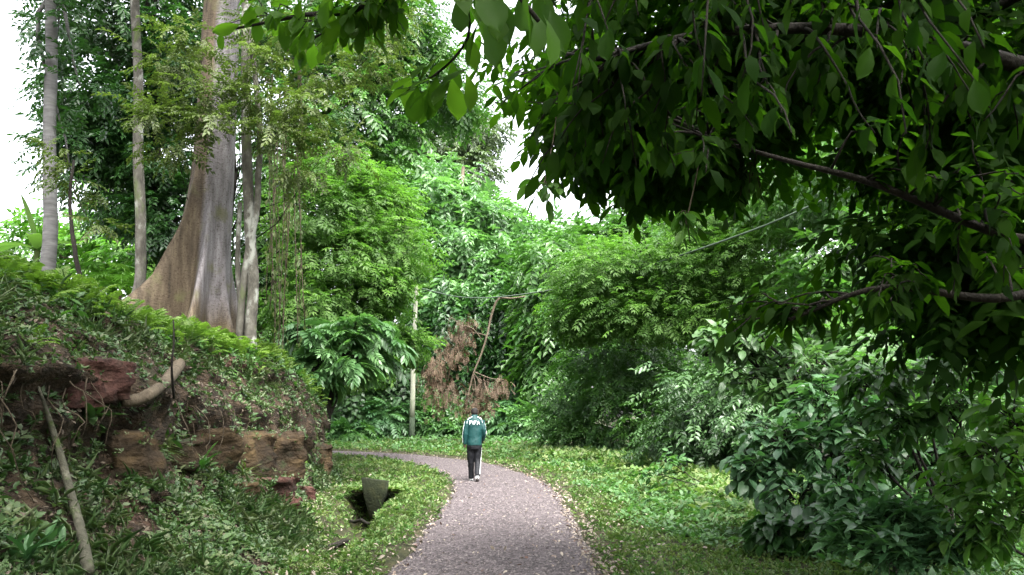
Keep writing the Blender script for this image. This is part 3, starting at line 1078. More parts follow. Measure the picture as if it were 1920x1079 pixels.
# ------------------------------------------------------------------ trees left and centre
E = px_ell


def gz(x, y):
    return np.array((x, y, top_z(x, y)))


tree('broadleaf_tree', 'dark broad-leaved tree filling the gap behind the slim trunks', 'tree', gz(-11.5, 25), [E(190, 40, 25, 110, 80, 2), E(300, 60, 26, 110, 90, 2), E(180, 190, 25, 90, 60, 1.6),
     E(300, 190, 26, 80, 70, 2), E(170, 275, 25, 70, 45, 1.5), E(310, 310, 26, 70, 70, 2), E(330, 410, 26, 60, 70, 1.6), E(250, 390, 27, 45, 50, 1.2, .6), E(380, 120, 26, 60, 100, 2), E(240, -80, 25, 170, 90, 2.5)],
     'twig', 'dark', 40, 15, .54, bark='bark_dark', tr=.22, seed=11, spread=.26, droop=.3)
tree('light_tree', 'pale yellowish-green tree seen beyond the dark crown above the bank', 'tree', gz(-19, 42), [E(150, 420, 42, 70, 50, 2, .6), E(230, 470, 40, 90, 60, 2), E(330, 490, 40, 80, 60, 2), E(230, 330, 44, 60, 50, 2, .6), E(60, 470, 42, 60, 40, 2, .7)],
     'twig', 'lime', 24, 12, 1.0, tr=.2, seed=12, droop=.4)
tree('tall_tree', 'tall tree with small dense mid-green leaves and hanging creepers right of the big trunk', 'tree', gz(-9.6, 32), [E(540, 60, 31.5, 90, 80, 2), E(640, 60, 31.5, 100, 90, 2), E(720, 90, 32.5, 70, 90, 2), E(560, 190, 31.5, 90, 80, 2),
     E(660, 200, 31.5, 90, 80, 2), E(740, 190, 32.5, 50, 60, 1.6), E(540, 310, 31.5, 70, 70, 1.8), E(640, 310, 31.5, 80, 60, 1.8), E(710, 270, 32.5, 50, 40, 1.4, .7), E(540, 420, 31.5, 60, 60, 1.6), E(520, 500, 32.0, 50, 60, 1.4), E(525, 600, 32.0, 55, 60, 1.4), E(470, 420, 32.0, 40, 70, 1.3, .7), E(470, 550, 32.0, 40, 60, 1.3, .7), E(620, -80, 31.5, 170, 90, 2.5), E(795, 130, 33, 45, 55, 1.6, .8), E(780, 40, 32, 50, 70, 1.8, .9), E(855, 185, 34, 40, 30, 1.2, .6), E(845, 110, 33, 35, 30, 1.2, .4), E(470, 20, 30.5, 60, 100, 2)],
     'twig_small', 'mid', 27, 11, .95, bark='bark', tr=.26, seed=13, spread=.26, droop=.5)
tree('small_leaved_tree', 'fine olive foliage hanging in layers across the upper buttressed trunk', 'tree', gz(-6.7, 17.3), [E(390, 180, 13.8, 60, 14, .5, .8), E(310, 225, 13.8, 55, 18, .5), E(470, 180, 13.9, 70, 16, .5, .8), E(565, 200, 14.2, 80, 26, .6), E(400, 232, 13.7, 55, 10, .4, .5), E(520, 250, 14.2, 60, 22, .5, .8),
     E(640, 280, 14.8, 60, 40, .6, .7), E(570, 310, 14.6, 50, 26, .5, .8), E(690, 110, 15, 50, 50, .7, .8), E(600, 130, 14.6, 70, 24, .6), E(330, 280, 14, 40, 14, .4, .6), E(720, 40, 15.5, 50, 40, .8), E(370, 70, 13.9, 40, 16, .5, .6), E(320, 120, 13.9, 40, 18, .5, .7), E(475, 110, 14, 35, 18, .5, .6), E(520, 60, 14.4, 60, 34, .7)],
     'twig_small', 'olive', 13, 9, .34, bark='bark_dark', tr=.04, seed=14, flat=.4, spread=.34, droop=.15, top=at(440, 30, 16.4), limb_r=.35)
tree('feathery_tree', 'bright feathery-leaved tree leaning over the path in front of the utility pole', 'tree', gz(-6.6, 25.8), [E(600, 400, 25, 80, 60, 1.8), E(690, 390, 26, 80, 60, 1.8), E(620, 480, 25, 90, 60, 1.8), E(715, 470, 26, 85, 55, 1.8), E(660, 545, 25, 90, 50, 1.6),
     E(725, 535, 26, 35, 40, 1.0), E(690, 605, 26, 60, 45, 1.4), E(755, 645, 27, 45, 22, .9, .6), E(590, 580, 24, 60, 60, 1.5), E(650, 670, 25, 70, 45, 1.4), E(640, 330, 26, 70, 40, 1.6), E(735, 400, 28, 40, 40, 1.2)],
     'fine_lo', 'feather', 48, 19, .36, bark='bark', tr=.2, seed=15, spread=.26, droop=.2, flat=.3)
tree('hazy_tree', 'tall greyish hazy tree standing highest against the white sky gap', 'tree', gz(-5, 75), [E(850, 265, 75, 70, 55, 3.2), E(800, 250, 76, 50, 60, 3), E(895, 245, 75, 45, 40, 2.5, .8), E(840, 215, 75, 50, 30, 2.5, .7), E(870, 325, 74, 55, 40, 3), E(770, 310, 76, 50, 50, 3), E(725, 300, 78, 40, 45, 2.5, .7)],
     'twig', 'grey', 38, 12, 1.1, bark='bark_lichen', tr=.35, seed=16, droop=.4)
tree('drooping_tree', 'pale green tree with drooping leaves forming the bright wall behind the hanging branch', 'tree', gz(-2.8, 49), [E(790, 390, 50, 85, 55, 2.5), E(880, 400, 51, 80, 50, 2.5), E(760, 450, 49, 70, 50, 2.5), E(850, 470, 49, 80, 50, 2.5), E(940, 460, 50, 75, 50, 2.5),
     E(900, 530, 48, 80, 50, 2.5), E(985, 520, 49, 60, 60, 2.5), E(830, 560, 48, 60, 50, 2.2), E(800, 335, 52, 70, 40, 2.5), E(1010, 450, 50, 50, 40, 2, .8), E(720, 350, 53, 60, 40, 2.4)],
     'twig_hang', 'pale', 36, 13, 1.2, bark='bark', tr=.3, seed=17, spread=.27, droop=.55)
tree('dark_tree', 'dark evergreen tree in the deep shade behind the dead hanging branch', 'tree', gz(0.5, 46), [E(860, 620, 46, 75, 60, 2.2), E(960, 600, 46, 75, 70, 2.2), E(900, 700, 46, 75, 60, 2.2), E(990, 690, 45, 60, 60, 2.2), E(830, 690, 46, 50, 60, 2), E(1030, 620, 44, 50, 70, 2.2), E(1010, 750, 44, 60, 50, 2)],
     'twig_hang', 'dark', 36, 13, 1.05, bark='bark_dark', tr=.25, seed=18, droop=.6)
tree('ivy_tree', 'dense dark mass of small heart-shaped creeper leaves left of the pole', 'tree', gz(-9.5, 44), [E(690, 690, 43, 60, 55, 1.8), E(640, 740, 42, 60, 60, 1.8), E(730, 730, 43, 45, 50, 1.6), E(670, 780, 42, 60, 40, 1.6), E(600, 690, 42, 60, 70, 1.8)],
     'ivy', 'ivy', 46, 14, .8, bark='bark_dark', tr=.2, seed=19, droop=.9, spread=.25)
tree('vine_tree', 'shaggy tree draped with hanging vines right of the hanging branch', 'tree', gz(3.2, 41), [E(1040, 500, 41, 50, 60, 1.8), E(1050, 600, 40, 45, 70, 1.6), E(1040, 700, 40, 45, 60, 1.6), E(1000, 570, 42, 40, 60, 1.5), E(1080, 480, 42, 40, 40, 1.5)],
     'twig_hang', 'mid', 30, 12, .95, bark='bark', tr=.2, seed=20, droop=.7)
# trees on the right
tree('feathery_tree', 'wide feathery light-green tree under the wire right of the path', 'tree', gz(7.2, 27.5), [E(1120, 510, 27, 70, 50, 1.6), E(1200, 490, 27, 80, 55, 1.8), E(1290, 500, 26, 90, 60, 1.8), E(1390, 490, 25, 90, 60, 1.8), E(1150, 580, 27, 80, 45, 1.6),
     E(1250, 585, 26, 90, 50, 1.6), E(1370, 590, 25, 90, 55, 1.6), E(1440, 400, 25, 80, 60, 1.7), E(1340, 420, 26, 70, 40, 1.5), E(1470, 560, 24, 70, 60, 1.5), E(1090, 590, 28, 50, 45, 1.4), E(1480, 320, 25, 80, 60, 1.7)],
     'fine_lo', 'feather', 50, 20, .35, bark='bark_dark', tr=.2, seed=21, spread=.3, droop=.1, flat=.25)
tree('back_tree', 'mid-green tree further back filling the gap under the sky hole', 'tree', gz(9.5, 46), [E(1110, 470, 46, 50, 30, 1.8, .7), E(1180, 450, 46, 70, 35, 2), E(1270, 430, 45, 80, 50, 2.2), E(1170, 540, 45, 80, 60, 2.2), E(1300, 520, 44, 90, 70, 2.4), E(1410, 430, 43, 90, 90, 2.5), E(1400, 580, 42, 90, 80, 2.5),
     E(1100, 620, 44, 60, 80, 2.2), E(1210, 650, 43, 90, 70, 2.4), E(1330, 680, 42, 100, 80, 2.5), E(1400, 300, 44, 90, 80, 2.5), E(1250, 330, 46, 80, 60, 2.2, .7)],
     'twig', 'mid', 30, 13, 1.1, bark='bark_dark', tr=.28, seed=22, droop=.4)
tree('shade_tree', 'dark green tree at the right seen through the overhanging leaves', 'tree', gz(13, 22), [E(1560, 330, 21, 110, 110, 2), E(1700, 300, 20, 110, 110, 2), E(1820, 420, 19, 120, 120, 2), E(1620, 480, 20, 110, 90, 2), E(1740, 560, 19, 120, 100, 2), E(1560, 600, 20, 100, 80, 1.8),
     E(1880, 620, 18, 120, 120, 2), E(1660, 680, 18, 120, 90, 1.8), E(1880, 240, 20, 100, 120, 2), E(1640, 120, 21, 200, 110, 3), E(1850, 60, 21, 160, 120, 3), E(1830, 800, 16, 140, 110, 1.6)],
     'twig', 'mid', 34, 12, .66, bark='bark_dark', tr=.22, seed=23, droop=.4)
tree('round_bush', 'round glossy bush with a dark hollow below at the bend right of the path', 'bush', gz(5.2, 31.5), [E(1110, 670, 31, 50, 30, 1.2), E(1180, 650, 30, 60, 34, 1.4), E(1085, 740, 31.5, 46, 36, 1.0), E(1150, 725, 29.5, 50, 30, 1.0), E(1225, 720, 30, 60, 40, 1.4), E(1100, 805, 31, 45, 32, 1.0), E(1270, 680, 30, 50, 40, 1.2), E(1165, 790, 30, 40, 26, .8, .7), E(1240, 790, 29.5, 55, 34, 1.0), E(1060, 790, 32, 36, 34, .9), E(1200, 615, 30.5, 60, 26, 1.2, .7)],
     'twig', 'mid', 30, 10, .42, bark='bark_dark', tr=.1, seed=24, droop=.35, spread=.42)
tree('vine_thicket', 'dark hanging vine thicket between the round bush and the near shrubs', 'bush', gz(6.3, 22), [E(1330, 730, 21, 70, 45, 1.0), E(1400, 720, 20, 60, 45, 1.0), E(1300, 790, 21, 60, 45, 1.0), E(1380, 790, 20, 70, 50, 1.0), E(1430, 780, 19, 50, 60, .9), E(1330, 840, 21, 70, 30, .8), E(1250, 820, 23, 50, 40, .8)],
     'twig', 'ivy', 32, 11, .38, bark='bark_dark', tr=.07, seed=25, droop=.6, spread=.42)

# ------------------------------------------------------------------ low shrubs along the far verge
far_low = [(700, 790, 41.5, 42, 40, 'blue', 'broad-leaved low shrub left of the pole foot'), (800, 785, 42.5, 45, 42, 'pale', 'pale leafy shrub just right of the pole foot'),
           (745, 765, 43.5, 40, 40, 'pale', 'pale leafy shrub directly behind the utility pole'), (850, 800, 42, 30, 32, 'pale', 'small pale shrub left of the walking man'),
           (960, 790, 41, 50, 45, 'blue', 'bluish leafy shrub just right of the walking man'), (1030, 795, 39, 45, 42, 'pale', 'pale leafy shrub between the walking man and the round bush'),
           (655, 815, 40, 30, 22, 'cover', 'small low green shrub where the path disappears left')]
for k_, (px, py, d, rx, ry, mt, lb) in enumerate(far_low):
    p = at(px, py, d)
    tree('low_shrub', lb, 'shrub', gz(p[0], d), [E(px - rx * .4, py, d, rx * .7, ry * .9, .9), E(px + rx * .45, py + 4, d - .3, rx * .7, ry * .85, .9), E(px, py + ry * .3, d - .8, rx * .9, ry * .6, .7)],
         'pinn' if k_ % 2 == 0 else 'twig', mt, 22, 10, .75, bark='bark_dark', tr=.05, seed=40 + k_, droop=.25, group='low shrubs along the far verge')


def bush(name, label, base, ells, n_tw, n_per, size, tpl, mat, seed, stem_mat='bark_dark', stem_r=.02, droop=.45, parts=300, cat='shrub', out=.8, group=None, sizevar=.2, start=.3, from_c=.2):
    """shrub: woody stems to each lobe, twigs to its outside, leaves along the twigs"""
    base = np.asarray(base, float)
    r = np.random.default_rng(seed)
    stems, tw = [], []
    for k_, e in enumerate(ells):
        c, rad = np.asarray(e[0]), np.asarray(e[1])
        dens = e[2] if len(e) > 2 else 1
        L = curve_pts(base + r.normal(size=3) * (.08, .08, 0), c, 8, (0, 0, .12 * np.linalg.norm(c - base)), .08, seed + k_)
        stems.append((L, stem_r * np.linspace(1, .5, 8)))
        for _ in range(max(2, int(n_tw * dens))):
            v = nrm(r.normal(size=3)) * (1, 1, .9)
            s0 = L[r.integers(4, 8)] if r.random() < .5 else c + v * rad * from_c
            e0 = c + v * rad * r.uniform(.65, 1.08)
            cv = curve_pts(s0, e0, 7, (0, 0, .18 * np.linalg.norm(e0 - s0)), .04, r.integers(0, 999))
            tw.append(cv)
            stems.append((cv, stem_r * np.linspace(.35, .12, 7)))
    P, D, U, S = along(tw, n_per, size, seed, droop, out, sizevar, start)
    return leafy(name, label, cat, base, [(tpl, mat, P, D, U, S)], stems, stem_mat, parts, group)


L_OV = [leaf_fine(.46, .05, d_, .52, .85, 6) for d_ in (.1, .22, .32)]
L_OB = [leaf_fine(.48, .06, d_, .64, .7, 7) for d_ in (.12, .25, .4)]
L_LONG = [leaf_fine(.30, .05, d_, .55, .8, 8) for d_ in (.15, .3)]
L_PIN = [pinnate(n=8, ll=.34, lw=.12, droop=.5, tmpl=leaf_hex(.36, .05, .12), seed=s) for s in (1, 2, 3)]
L_PINW = [pinnate(n=6, ll=.42, lw=.17, droop=.55, tmpl=leaf_hex(.42, .06, .15), seed=s) for s in (4, 5, 6)]
L_FAN = [tuft(7, seed=s, elev=(-15, 35), tmpl=leaf_hex(.34, .05, .2)) for s in (1, 2, 3)]

# pinnate bush on the bank's far end
bush('pinnate_bush', 'bush with long arching pinnate leaves and pale sheen at the far end of the bank', gz(-4.95, 21.0), [E(600, 625, 21, 60, 28, .6), E(670, 620, 21, 65, 30, .7), E(640, 680, 21, 70, 40, .7), E(700, 660, 21.5, 45, 40, .6), E(585, 690, 20.8, 45, 40, .5)],
     12, 7, .62, L_PIN, 'pale', 50, droop=.05, out=1.0, stem_r=.075, start=.5)
# right-hand near shrubs
bush('bluish_shrub', 'dense shrub with bluish-green oval leaves reaching toward the path on the right', gz(3.9, 10.6), [E(1470, 830, 10.3, 75, 60, .5), E(1540, 760, 10.4, 80, 55, .55), E(1560, 850, 9.9, 90, 70, .5), E(1420, 890, 10.2, 60, 45, .45), E(1500, 930, 9.6, 80, 55, .45), E(1620, 790, 9.8, 70, 70, .5), E(1590, 930, 9.2, 70, 60, .4)],
     30, 9, .19, L_OV, 'blue', 51, stem_r=.025, droop=.3)
bush('pale_leaved_shrub', 'tall shrub whose soft green leaves catch the light under the dark branch', gz(5.2, 12.4), [E(1350, 640, 12, 60, 30, .5), E(1430, 640, 11.8, 80, 36, .6), E(1530, 690, 11.6, 90, 45, .6), E(1400, 710, 12, 70, 30, .5), E(1640, 700, 11.2, 80, 50, .6), E(1480, 740, 11.6, 70, 40, .5)],
     26, 9, .20, L_OV, 'sheen', 52, stem_r=.03, droop=.3)
bush('lime_shrub', 'leafy shrub with yellow-green leaves in the middle of the right thicket', gz(4.6, 8.6), [E(1640, 720, 8.4, 75, 45, .4), E(1740, 700, 8.2, 80, 50, .45), E(1680, 790, 8.2, 70, 40, .4), E(1800, 780, 7.9, 70, 60, .4), E(1620, 860, 8.4, 50, 50, .35, .6)],
     22, 8, .17, L_OV, 'mid', 53, stem_r=.02, droop=.4)
bush('lobed_shrub', 'low shrub with fans of long green leaflets at the lower right', gz(3.6, 7.4), [E(1600, 1010, 7.3, 70, 45, .35), E(1690, 980, 7.2, 70, 50, .35), E(1660, 1050, 6.9, 80, 40, .3), E(1760, 1030, 6.9, 60, 50, .3)],
     20, 5, .17, L_FAN, 'blue', 54, stem_r=.015, droop=.2)
bush('edge_shrub', 'bright green shrub at the right edge beside the lobed shrub', gz(4.7, 7.0), [E(1860, 860, 6.8, 70, 55, .4), E(1890, 960, 6.6, 80, 60, .4), E(1820, 1000, 6.8, 60, 50, .35), E(1900, 780, 7, 60, 50, .4), E(1780, 910, 7.2, 50, 50, .3, .6)],
     24, 8, .16, L_OV, 'lime', 55, stem_r=.018, droop=.4)
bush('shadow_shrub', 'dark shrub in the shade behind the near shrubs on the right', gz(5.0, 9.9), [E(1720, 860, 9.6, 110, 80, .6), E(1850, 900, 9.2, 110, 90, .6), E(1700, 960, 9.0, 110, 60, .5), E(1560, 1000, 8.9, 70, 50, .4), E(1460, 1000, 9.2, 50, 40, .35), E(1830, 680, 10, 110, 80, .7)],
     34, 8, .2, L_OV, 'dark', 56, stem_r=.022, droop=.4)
bush('verge_sapling', 'small leafy sapling standing alone on the right verge', gz(3.75, 15.6), [E(1245, 862, 15.6, 45, 18, .4), E(1230, 890, 15.6, 40, 16, .4)], 9, 6, .17, L_OV, 'cover', 57, stem_r=.012, droop=.2)

# ------------------------------------------------------------------ leaves hanging into the picture from above
def overhang(name, label, base, limb_list, twigs, leaf_spec, seed, stem_mat='bark_dark', cat='tree', extra_sets=(), parts=300):
    stems = list(limb_list)
    cv = []
    for (p0, p1, sag, rad) in twigs:
        c = curve_pts(p0, p1, 9, (0, 0, sag), .06, seed + len(cv))
        cv.append(c)
        stems.append((c, rad * np.linspace(1, .35, 9)))
    tpl, mat, n_per, size, droop, out = leaf_spec
    P, D, U, S = along(cv, n_per, size, seed, droop, out, .22, .15, .02)
    return leafy(name, label, cat, base, [(tpl, mat, P, D, U, S)] + list(extra_sets), stems, stem_mat, parts)


r = np.random.default_rng(77)
OB = gz(5.2, 3.2)
limb_a = spline([OB, OB + (-.1, .1, 2.0), at(1900, 120, 3.6), at(1640, 60, 3.7), at(1350, 60, 3.8), at(1120, 110, 4.0)], 30)
limb_b = spline([OB + (0, 0, 1.8), at(2150, 420, 4.2), at(1920, 450, 4.4), at(1640, 345, 4.6), at(1470, 300, 4.8), at(1300, 250, 5.0)], 30)
limb_c = spline([OB + (0, 0, 2.6), at(1850, -150, 3.2), at(1500, -200, 3.2), at(1200, -160, 3.4), at(950, -120, 3.6)], 24)
limb_d = spline([OB + (0, 0, 1.3), at(2100, 560, 4.6), at(1850, 560, 4.8), at(1650, 540, 5.0), at(1480, 600, 5.2)], 24)
limbs = [(spline([OB - (0, 0, .2), OB + (-.1, .1, 1.5), OB + (-.3, .1, 3.0), OB + (-.5, .3, 5.0)], 16), np.linspace(.2, .12, 16)), (limb_a, np.linspace(.06, .014, 30)), (limb_b, np.linspace(.042, .009, 30)),
         (limb_c, np.linspace(.06, .015, 24)), (limb_d, np.linspace(.045, .012, 24))]
tips = []
for (x0, x1, y0, y1, n_, d0, d1) in [(1000, 1400, -60, 200, 26, 2.9, 3.8), (1400, 1920, -60, 230, 30, 2.6, 3.8), (990, 1100, 200, 330, 11, 3.8, 4.6), (1100, 1390, 150, 320, 24, 3.8, 4.8), (1400, 1560, 130, 220, 6, 3.8, 4.6),
                                     (1620, 1920, 200, 330, 12, 3.5, 4.5), (1760, 1920, 320, 460, 8, 4.0, 5.0), (1580, 1900, 430, 590, 15, 4.4, 5.4), (1340, 1580, 560, 630, 13, 5.2, 6.0), (915, 1030, 90, 200, 8, 5.0, 6.0)]:
    for _ in range(n_):
        tips.append(at(r.uniform(x0, x1), r.uniform(y0, y1), r.uniform(d0, d1)))
allL = np.concatenate([limb_a[8:], limb_b[6:], limb_c[6:], limb_d[6:]])
tw = []
for t_ in tips:
    dd = np.linalg.norm(allL - t_, axis=1)
    i_ = np.argsort(dd)[r.integers(0, 5)]
    tw.append((allL[i_], t_ + (0, 0, -.05), .08, .009))
# crown lobes; unseen ones above and behind the camera added to block sky light
ce = [(at(1230, 60, 7.0), (1.0, 1.4, .8), 1.7), (at(1450, 60, 6.8), (1.2, 1.5, .8), 1.9), (at(1700, 60, 6.5), (1.3, 1.5, .9), 1.9), (at(1880, 200, 6.5), (1.0, 1.2, .9), 1.8), (at(1180, 230, 7.2), (.5, .8, .4), 1.3), (at(1310, 240, 7.0), (.5, .8, .4), 1.3),
      (at(1900, 480, 6.4), (.5, .8, .5), 1.2), (at(1700, 440, 6.4), (.45, .7, .28), .35), (at(1830, 600, 6.2), (.4, .7, .3), .35), (np.array((2.6, 3.5, 5.2)), (2.2, 2.4, .9), 1.2), (np.array((4.6, 6.5, 5.9)), (2.4, 2.6, 1.0), .45), (np.array((1.8, 6.0, 6.2)), (1.5, 2.2, .8), .9),
      (np.array((5.6, 2.5, 3.6)), (1.5, 1.8, 1.5), 1.2), (np.array((2.5, 0.2, 5.0)), (2.6, 2.2, .9), 1.6), (np.array((-.6, 1.6, 5.5)), (1.7, 2.2, .6), 1.2),
      (np.array((3.8, -1.5, 3.8)), (2.4, 1.6, 1.8), 1.2), (np.array((1.0, -3.0, 4.6)), (2.6, 1.6, 1.6), 1.2), (np.array((-2.0, -2.6, 5.0)), (2.0, 1.6, 1.4), 1.0)]
P2, D2, U2, sb = clumps(ce, 26, 9, 78, flat=.6, spread=.28, droop=.5, shell=.2)
S2 = np.full(len(P2), .45) * (1 + .2 * r.normal(size=len(P2))).clip(.6, 1.5)
for k_, e in enumerate(ce):
    limbs.append((limb_pts(OB + (-.4, .3, 4.0), np.asarray(e[0]), 900 + k_), np.linspace(.06, .015, 9)))
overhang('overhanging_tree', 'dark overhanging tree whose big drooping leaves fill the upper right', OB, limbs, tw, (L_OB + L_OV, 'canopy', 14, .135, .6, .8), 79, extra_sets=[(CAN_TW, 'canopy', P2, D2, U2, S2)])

# light-green sprays hanging in at top left and top centre, from a tree behind the camera
LB = gz(-2.6, -1.6)
la = spline([LB - (0, 0, .2), LB + (.2, .3, 3.0), at(1000, -420, 2.0), at(880, -220, 2.8), at(700, 0, 3.1), at(560, 30, 3.2), at(400, 62, 3.3)], 40)
lb2 = spline([la[24], at(760, -60, 3.1), at(690, 20, 3.3), at(560, 85, 3.4)], 14)
lc = spline([la[22], at(860, -40, 3.0), at(880, 60, 3.1), at(830, 130, 3.2), at(760, 170, 3.3)], 16)
ld = spline([la[22], at(900, -60, 2.6), at(960, -20, 2.5), at(1010, 40, 2.5)], 12)
rad_a = np.interp(np.arange(40), [0, 12, 24, 39], [.16, .08, .016, .004])
tws = []
for _ in range(20):
    i_ = r.integers(22, 39)
    tws.append((la[i_], la[i_] + np.array((r.uniform(-.25, .1), r.uniform(-.2, .3), r.uniform(-.12, .06))), .02, .004))
for _ in range(12):
    i_ = r.integers(2, 13)
    tws.append((lb2[i_], lb2[i_] + np.array((r.uniform(-.2, .1), r.uniform(-.2, .2), r.uniform(-.1, .02))), .02, .004))
Pa, Da, Ua, Sa = along([lc[6:], lc[9:] + (.06, .05, 0), lc[8:] + (-.05, .1, .05)], 7, .15, 81, .55, .9, .2, .1, .015)
Pb, Db, Ub, Sb = along([ld[2:], ld[4:] + (-.12, .1, .08), ld[3:] + (.1, .15, .1), lc[3:9]], 6, .17, 82, .8, .6, .2, .05, .03)
le = [(np.array(c_), np.array(r_), k_) for c_, r_, k_ in (((-4.5, 1.5, 6.8), (1.9, 1.9, .8), 1.2), ((-2.2, 3.5, 7.2), (1.7, 1.8, .7), 1.2), ((-5.5, 5.0, 8.2), (1.9, 1.9, .8), 1.2), ((-3.0, 6.6, 8.6), (1.7, 1.7, .7), 1.0), ((-6.8, 1.5, 7.5), (1.6, 1.8, .8), 1.0), ((-7.5, 6.0, 9.4), (1.8, 1.8, .8), 1.0))]  # unseen high crown lobes, added to shade the bank
P3_, D3_, U3_, _sb = clumps(le, 28, 9, 83, flat=.6, spread=.3, droop=.4, shell=.2)
ll_ = [(limb_pts(la[8], e_[0], 700 + k_), np.linspace(.05, .012, 9)) for k_, e_ in enumerate(le)]
overhang('leafy_tree', 'translucent green leaflets on thin twigs hanging in along the top left', LB, ll_ + [(la, rad_a), (lb2, .006), (lc, .006), (ld, .008)], tws + [(la[26], la[39], .0, .004), (lb2[3], lb2[13], 0, .004)],
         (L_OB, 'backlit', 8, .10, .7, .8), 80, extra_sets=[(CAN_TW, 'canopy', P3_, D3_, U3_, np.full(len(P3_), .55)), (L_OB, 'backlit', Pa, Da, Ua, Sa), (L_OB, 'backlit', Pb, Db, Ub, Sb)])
# bright young sprays under the canopy edge
for px, py, d, lbl in ((1015, 370, 6.5, 'bright green young leaf spray at the canopy edge beside the sky gap'), (1285, 425, 6.0, 'glowing lime leaf spray hanging on a thin vine under the dark canopy'), (1410, 330, 6.5, 'arching spray of lime pinnate leaves below the dark canopy')):
    p = at(px, py, d)
    q = at(px + 30, py - 260, d + .3)
    sp_ = spline([q, (p + q) / 2 + (.05, 0, .0), p], 12)
    ts = [curve_pts(p + (0, 0, .12), p + np.array((r.uniform(-.22, .22), r.uniform(-.2, .2), r.uniform(-.16, .06))), 6, (0, 0, .04)) for _ in range(5)]
    P, D, U, S = along(ts, 6, .13, int(px), .6, .9, .2, .2, .01)
    leafy('hanging_vine', lbl, 'vine', q, [(L_OV, 'lime', P, D, U, S)], [(sp_, .006)] + [(c_, .004) for c_ in ts], 'vine', 100)

# ------------------------------------------------------------------ utility pole, wire, dead branch
pb_ = at(772, 832, 40.0)
pb_[2] = top_z(pb_[0], pb_[1])
ptop = at(776, 536, 40.0)
pole = empty('utility_pole', pb_, 'slim pale concrete utility pole with dark painted foot beyond the bend', 'pole')
hp = ptop[2] - pb_[2]
mb = MB()
mb.tube([(0, 0, 1.05), (0, 0, 2), (.0, 0, hp * .6), (.09, 0, hp - .02), (.09, 0, hp)], [.135, .13, .115, .105, .10], 12)
mb.build('shaft', M['pole'], pole, smooth=True)
mb = MB()
mb.tube([(0, 0, -.3), (0, 0, .3), (0, 0, 1.06)], [.15, .147, .138], 12)
mb.build('foot', M['polefoot'], pole, smooth=True)
mb = MB()
mb.tube([(.09, -.02, hp - .22), (.32, -.06, hp - .2)], .025, 6)
mb.tube([(.30, -.06, hp - .2), (.30, -.06, hp - .08)], [.04, .05], 8)
mb.build('insulator', M['polefoot'], pole)

wa = pb_ + (.30, -.06, hp - .14)
wpts = spline([wa, at(860, 557, 37.5), at(950, 556, 34), at(1100, 531, 29.0), at(1260, 484, 24.5), at(1370, 447, 21.5), at(1480, 404, 19.0), at(1700, 300, 14.5), at(2200, 40, 9.0)], 90)
mb = MB()
mb.tube(wpts, np.linspace(.034, .022, 90), 6)
wire = mb.build('overhead_wire', M['wire'], None)
tag(wire, 'thick greenish overhead wire sagging from the pole across to the right', 'wire')

hk = at(935, 561, 34.5)
dead = empty('dead_branch', hk, 'dead brown branch with withered leaves caught on the wire and hanging down', 'branch')
main = spline([at(985, 556, 34.2), at(960, 560, 34.4), hk, at(922, 590, 34.6), at(913, 630, 34.6), at(902, 665, 34.6), at(888, 700, 34.6), at(878, 740, 34.5), at(873, 775, 34.4)], 30)
mb = MB()
mb.tube(main, np.interp(np.arange(30), [0, 8, 29], [.03, .055, .03]), 8)
sub = []
for pts in ([(913, 630), (880, 625), (850, 655), (820, 690), (800, 720)], [(905, 640), (885, 615), (862, 610), (845, 595), (838, 620)], [(888, 700), (900, 720), (905, 760)], [(888, 700), (880, 730), (868, 765)], [(888, 705), (893, 735), (890, 770)],
            [(890, 698), (920, 710), (945, 712)], [(850, 655), (845, 690), (838, 720)], [(862, 612), (868, 640), (862, 670)]):
    c_ = spline([at(x, y, 34.5 + .3 * math.sin(x)) for x, y in pts], 10)
    sub.append(c_)
    mb.tube(c_, np.linspace(.03, .012, 10), 5)
mb.build('stem', M['deadwood'], dead, hk, smooth=True)
dells = [E(868, 620, 34.5, 32, 24, .5), E(850, 660, 34.5, 38, 30, .5), E(815, 720, 34.6, 22, 45, .5), E(840, 735, 34.6, 28, 40, .5), E(905, 735, 34.4, 34, 28, .5), E(935, 725, 34.5, 18, 16, .4, .6), E(895, 765, 34.4, 30, 22, .5), E(815, 690, 34.6, 25, 30, .4)]
P, D, U, sb = clumps(dells, 13, 8, 91, flat=1.0, droop=1.8, shell=.1, spread=.3)
mb = MB()
scatter(mb, 'fine_lo', P, D, U, np.full(len(P), .26), 91)
f = mb.build('withered_leaves', M['dead_leaf'], dead, hk)
f['kind'] = 'stuff'
mb = MB()
rr = np.random.default_rng(5)
for p in P[::4]:
    mb.tube(curve_pts(p, p + rr.normal(size=3) * (.12, .12, .08) - (0, 0, .3), 4), .006, 3)
mb.build('twig', M['deadwood'], dead, hk)

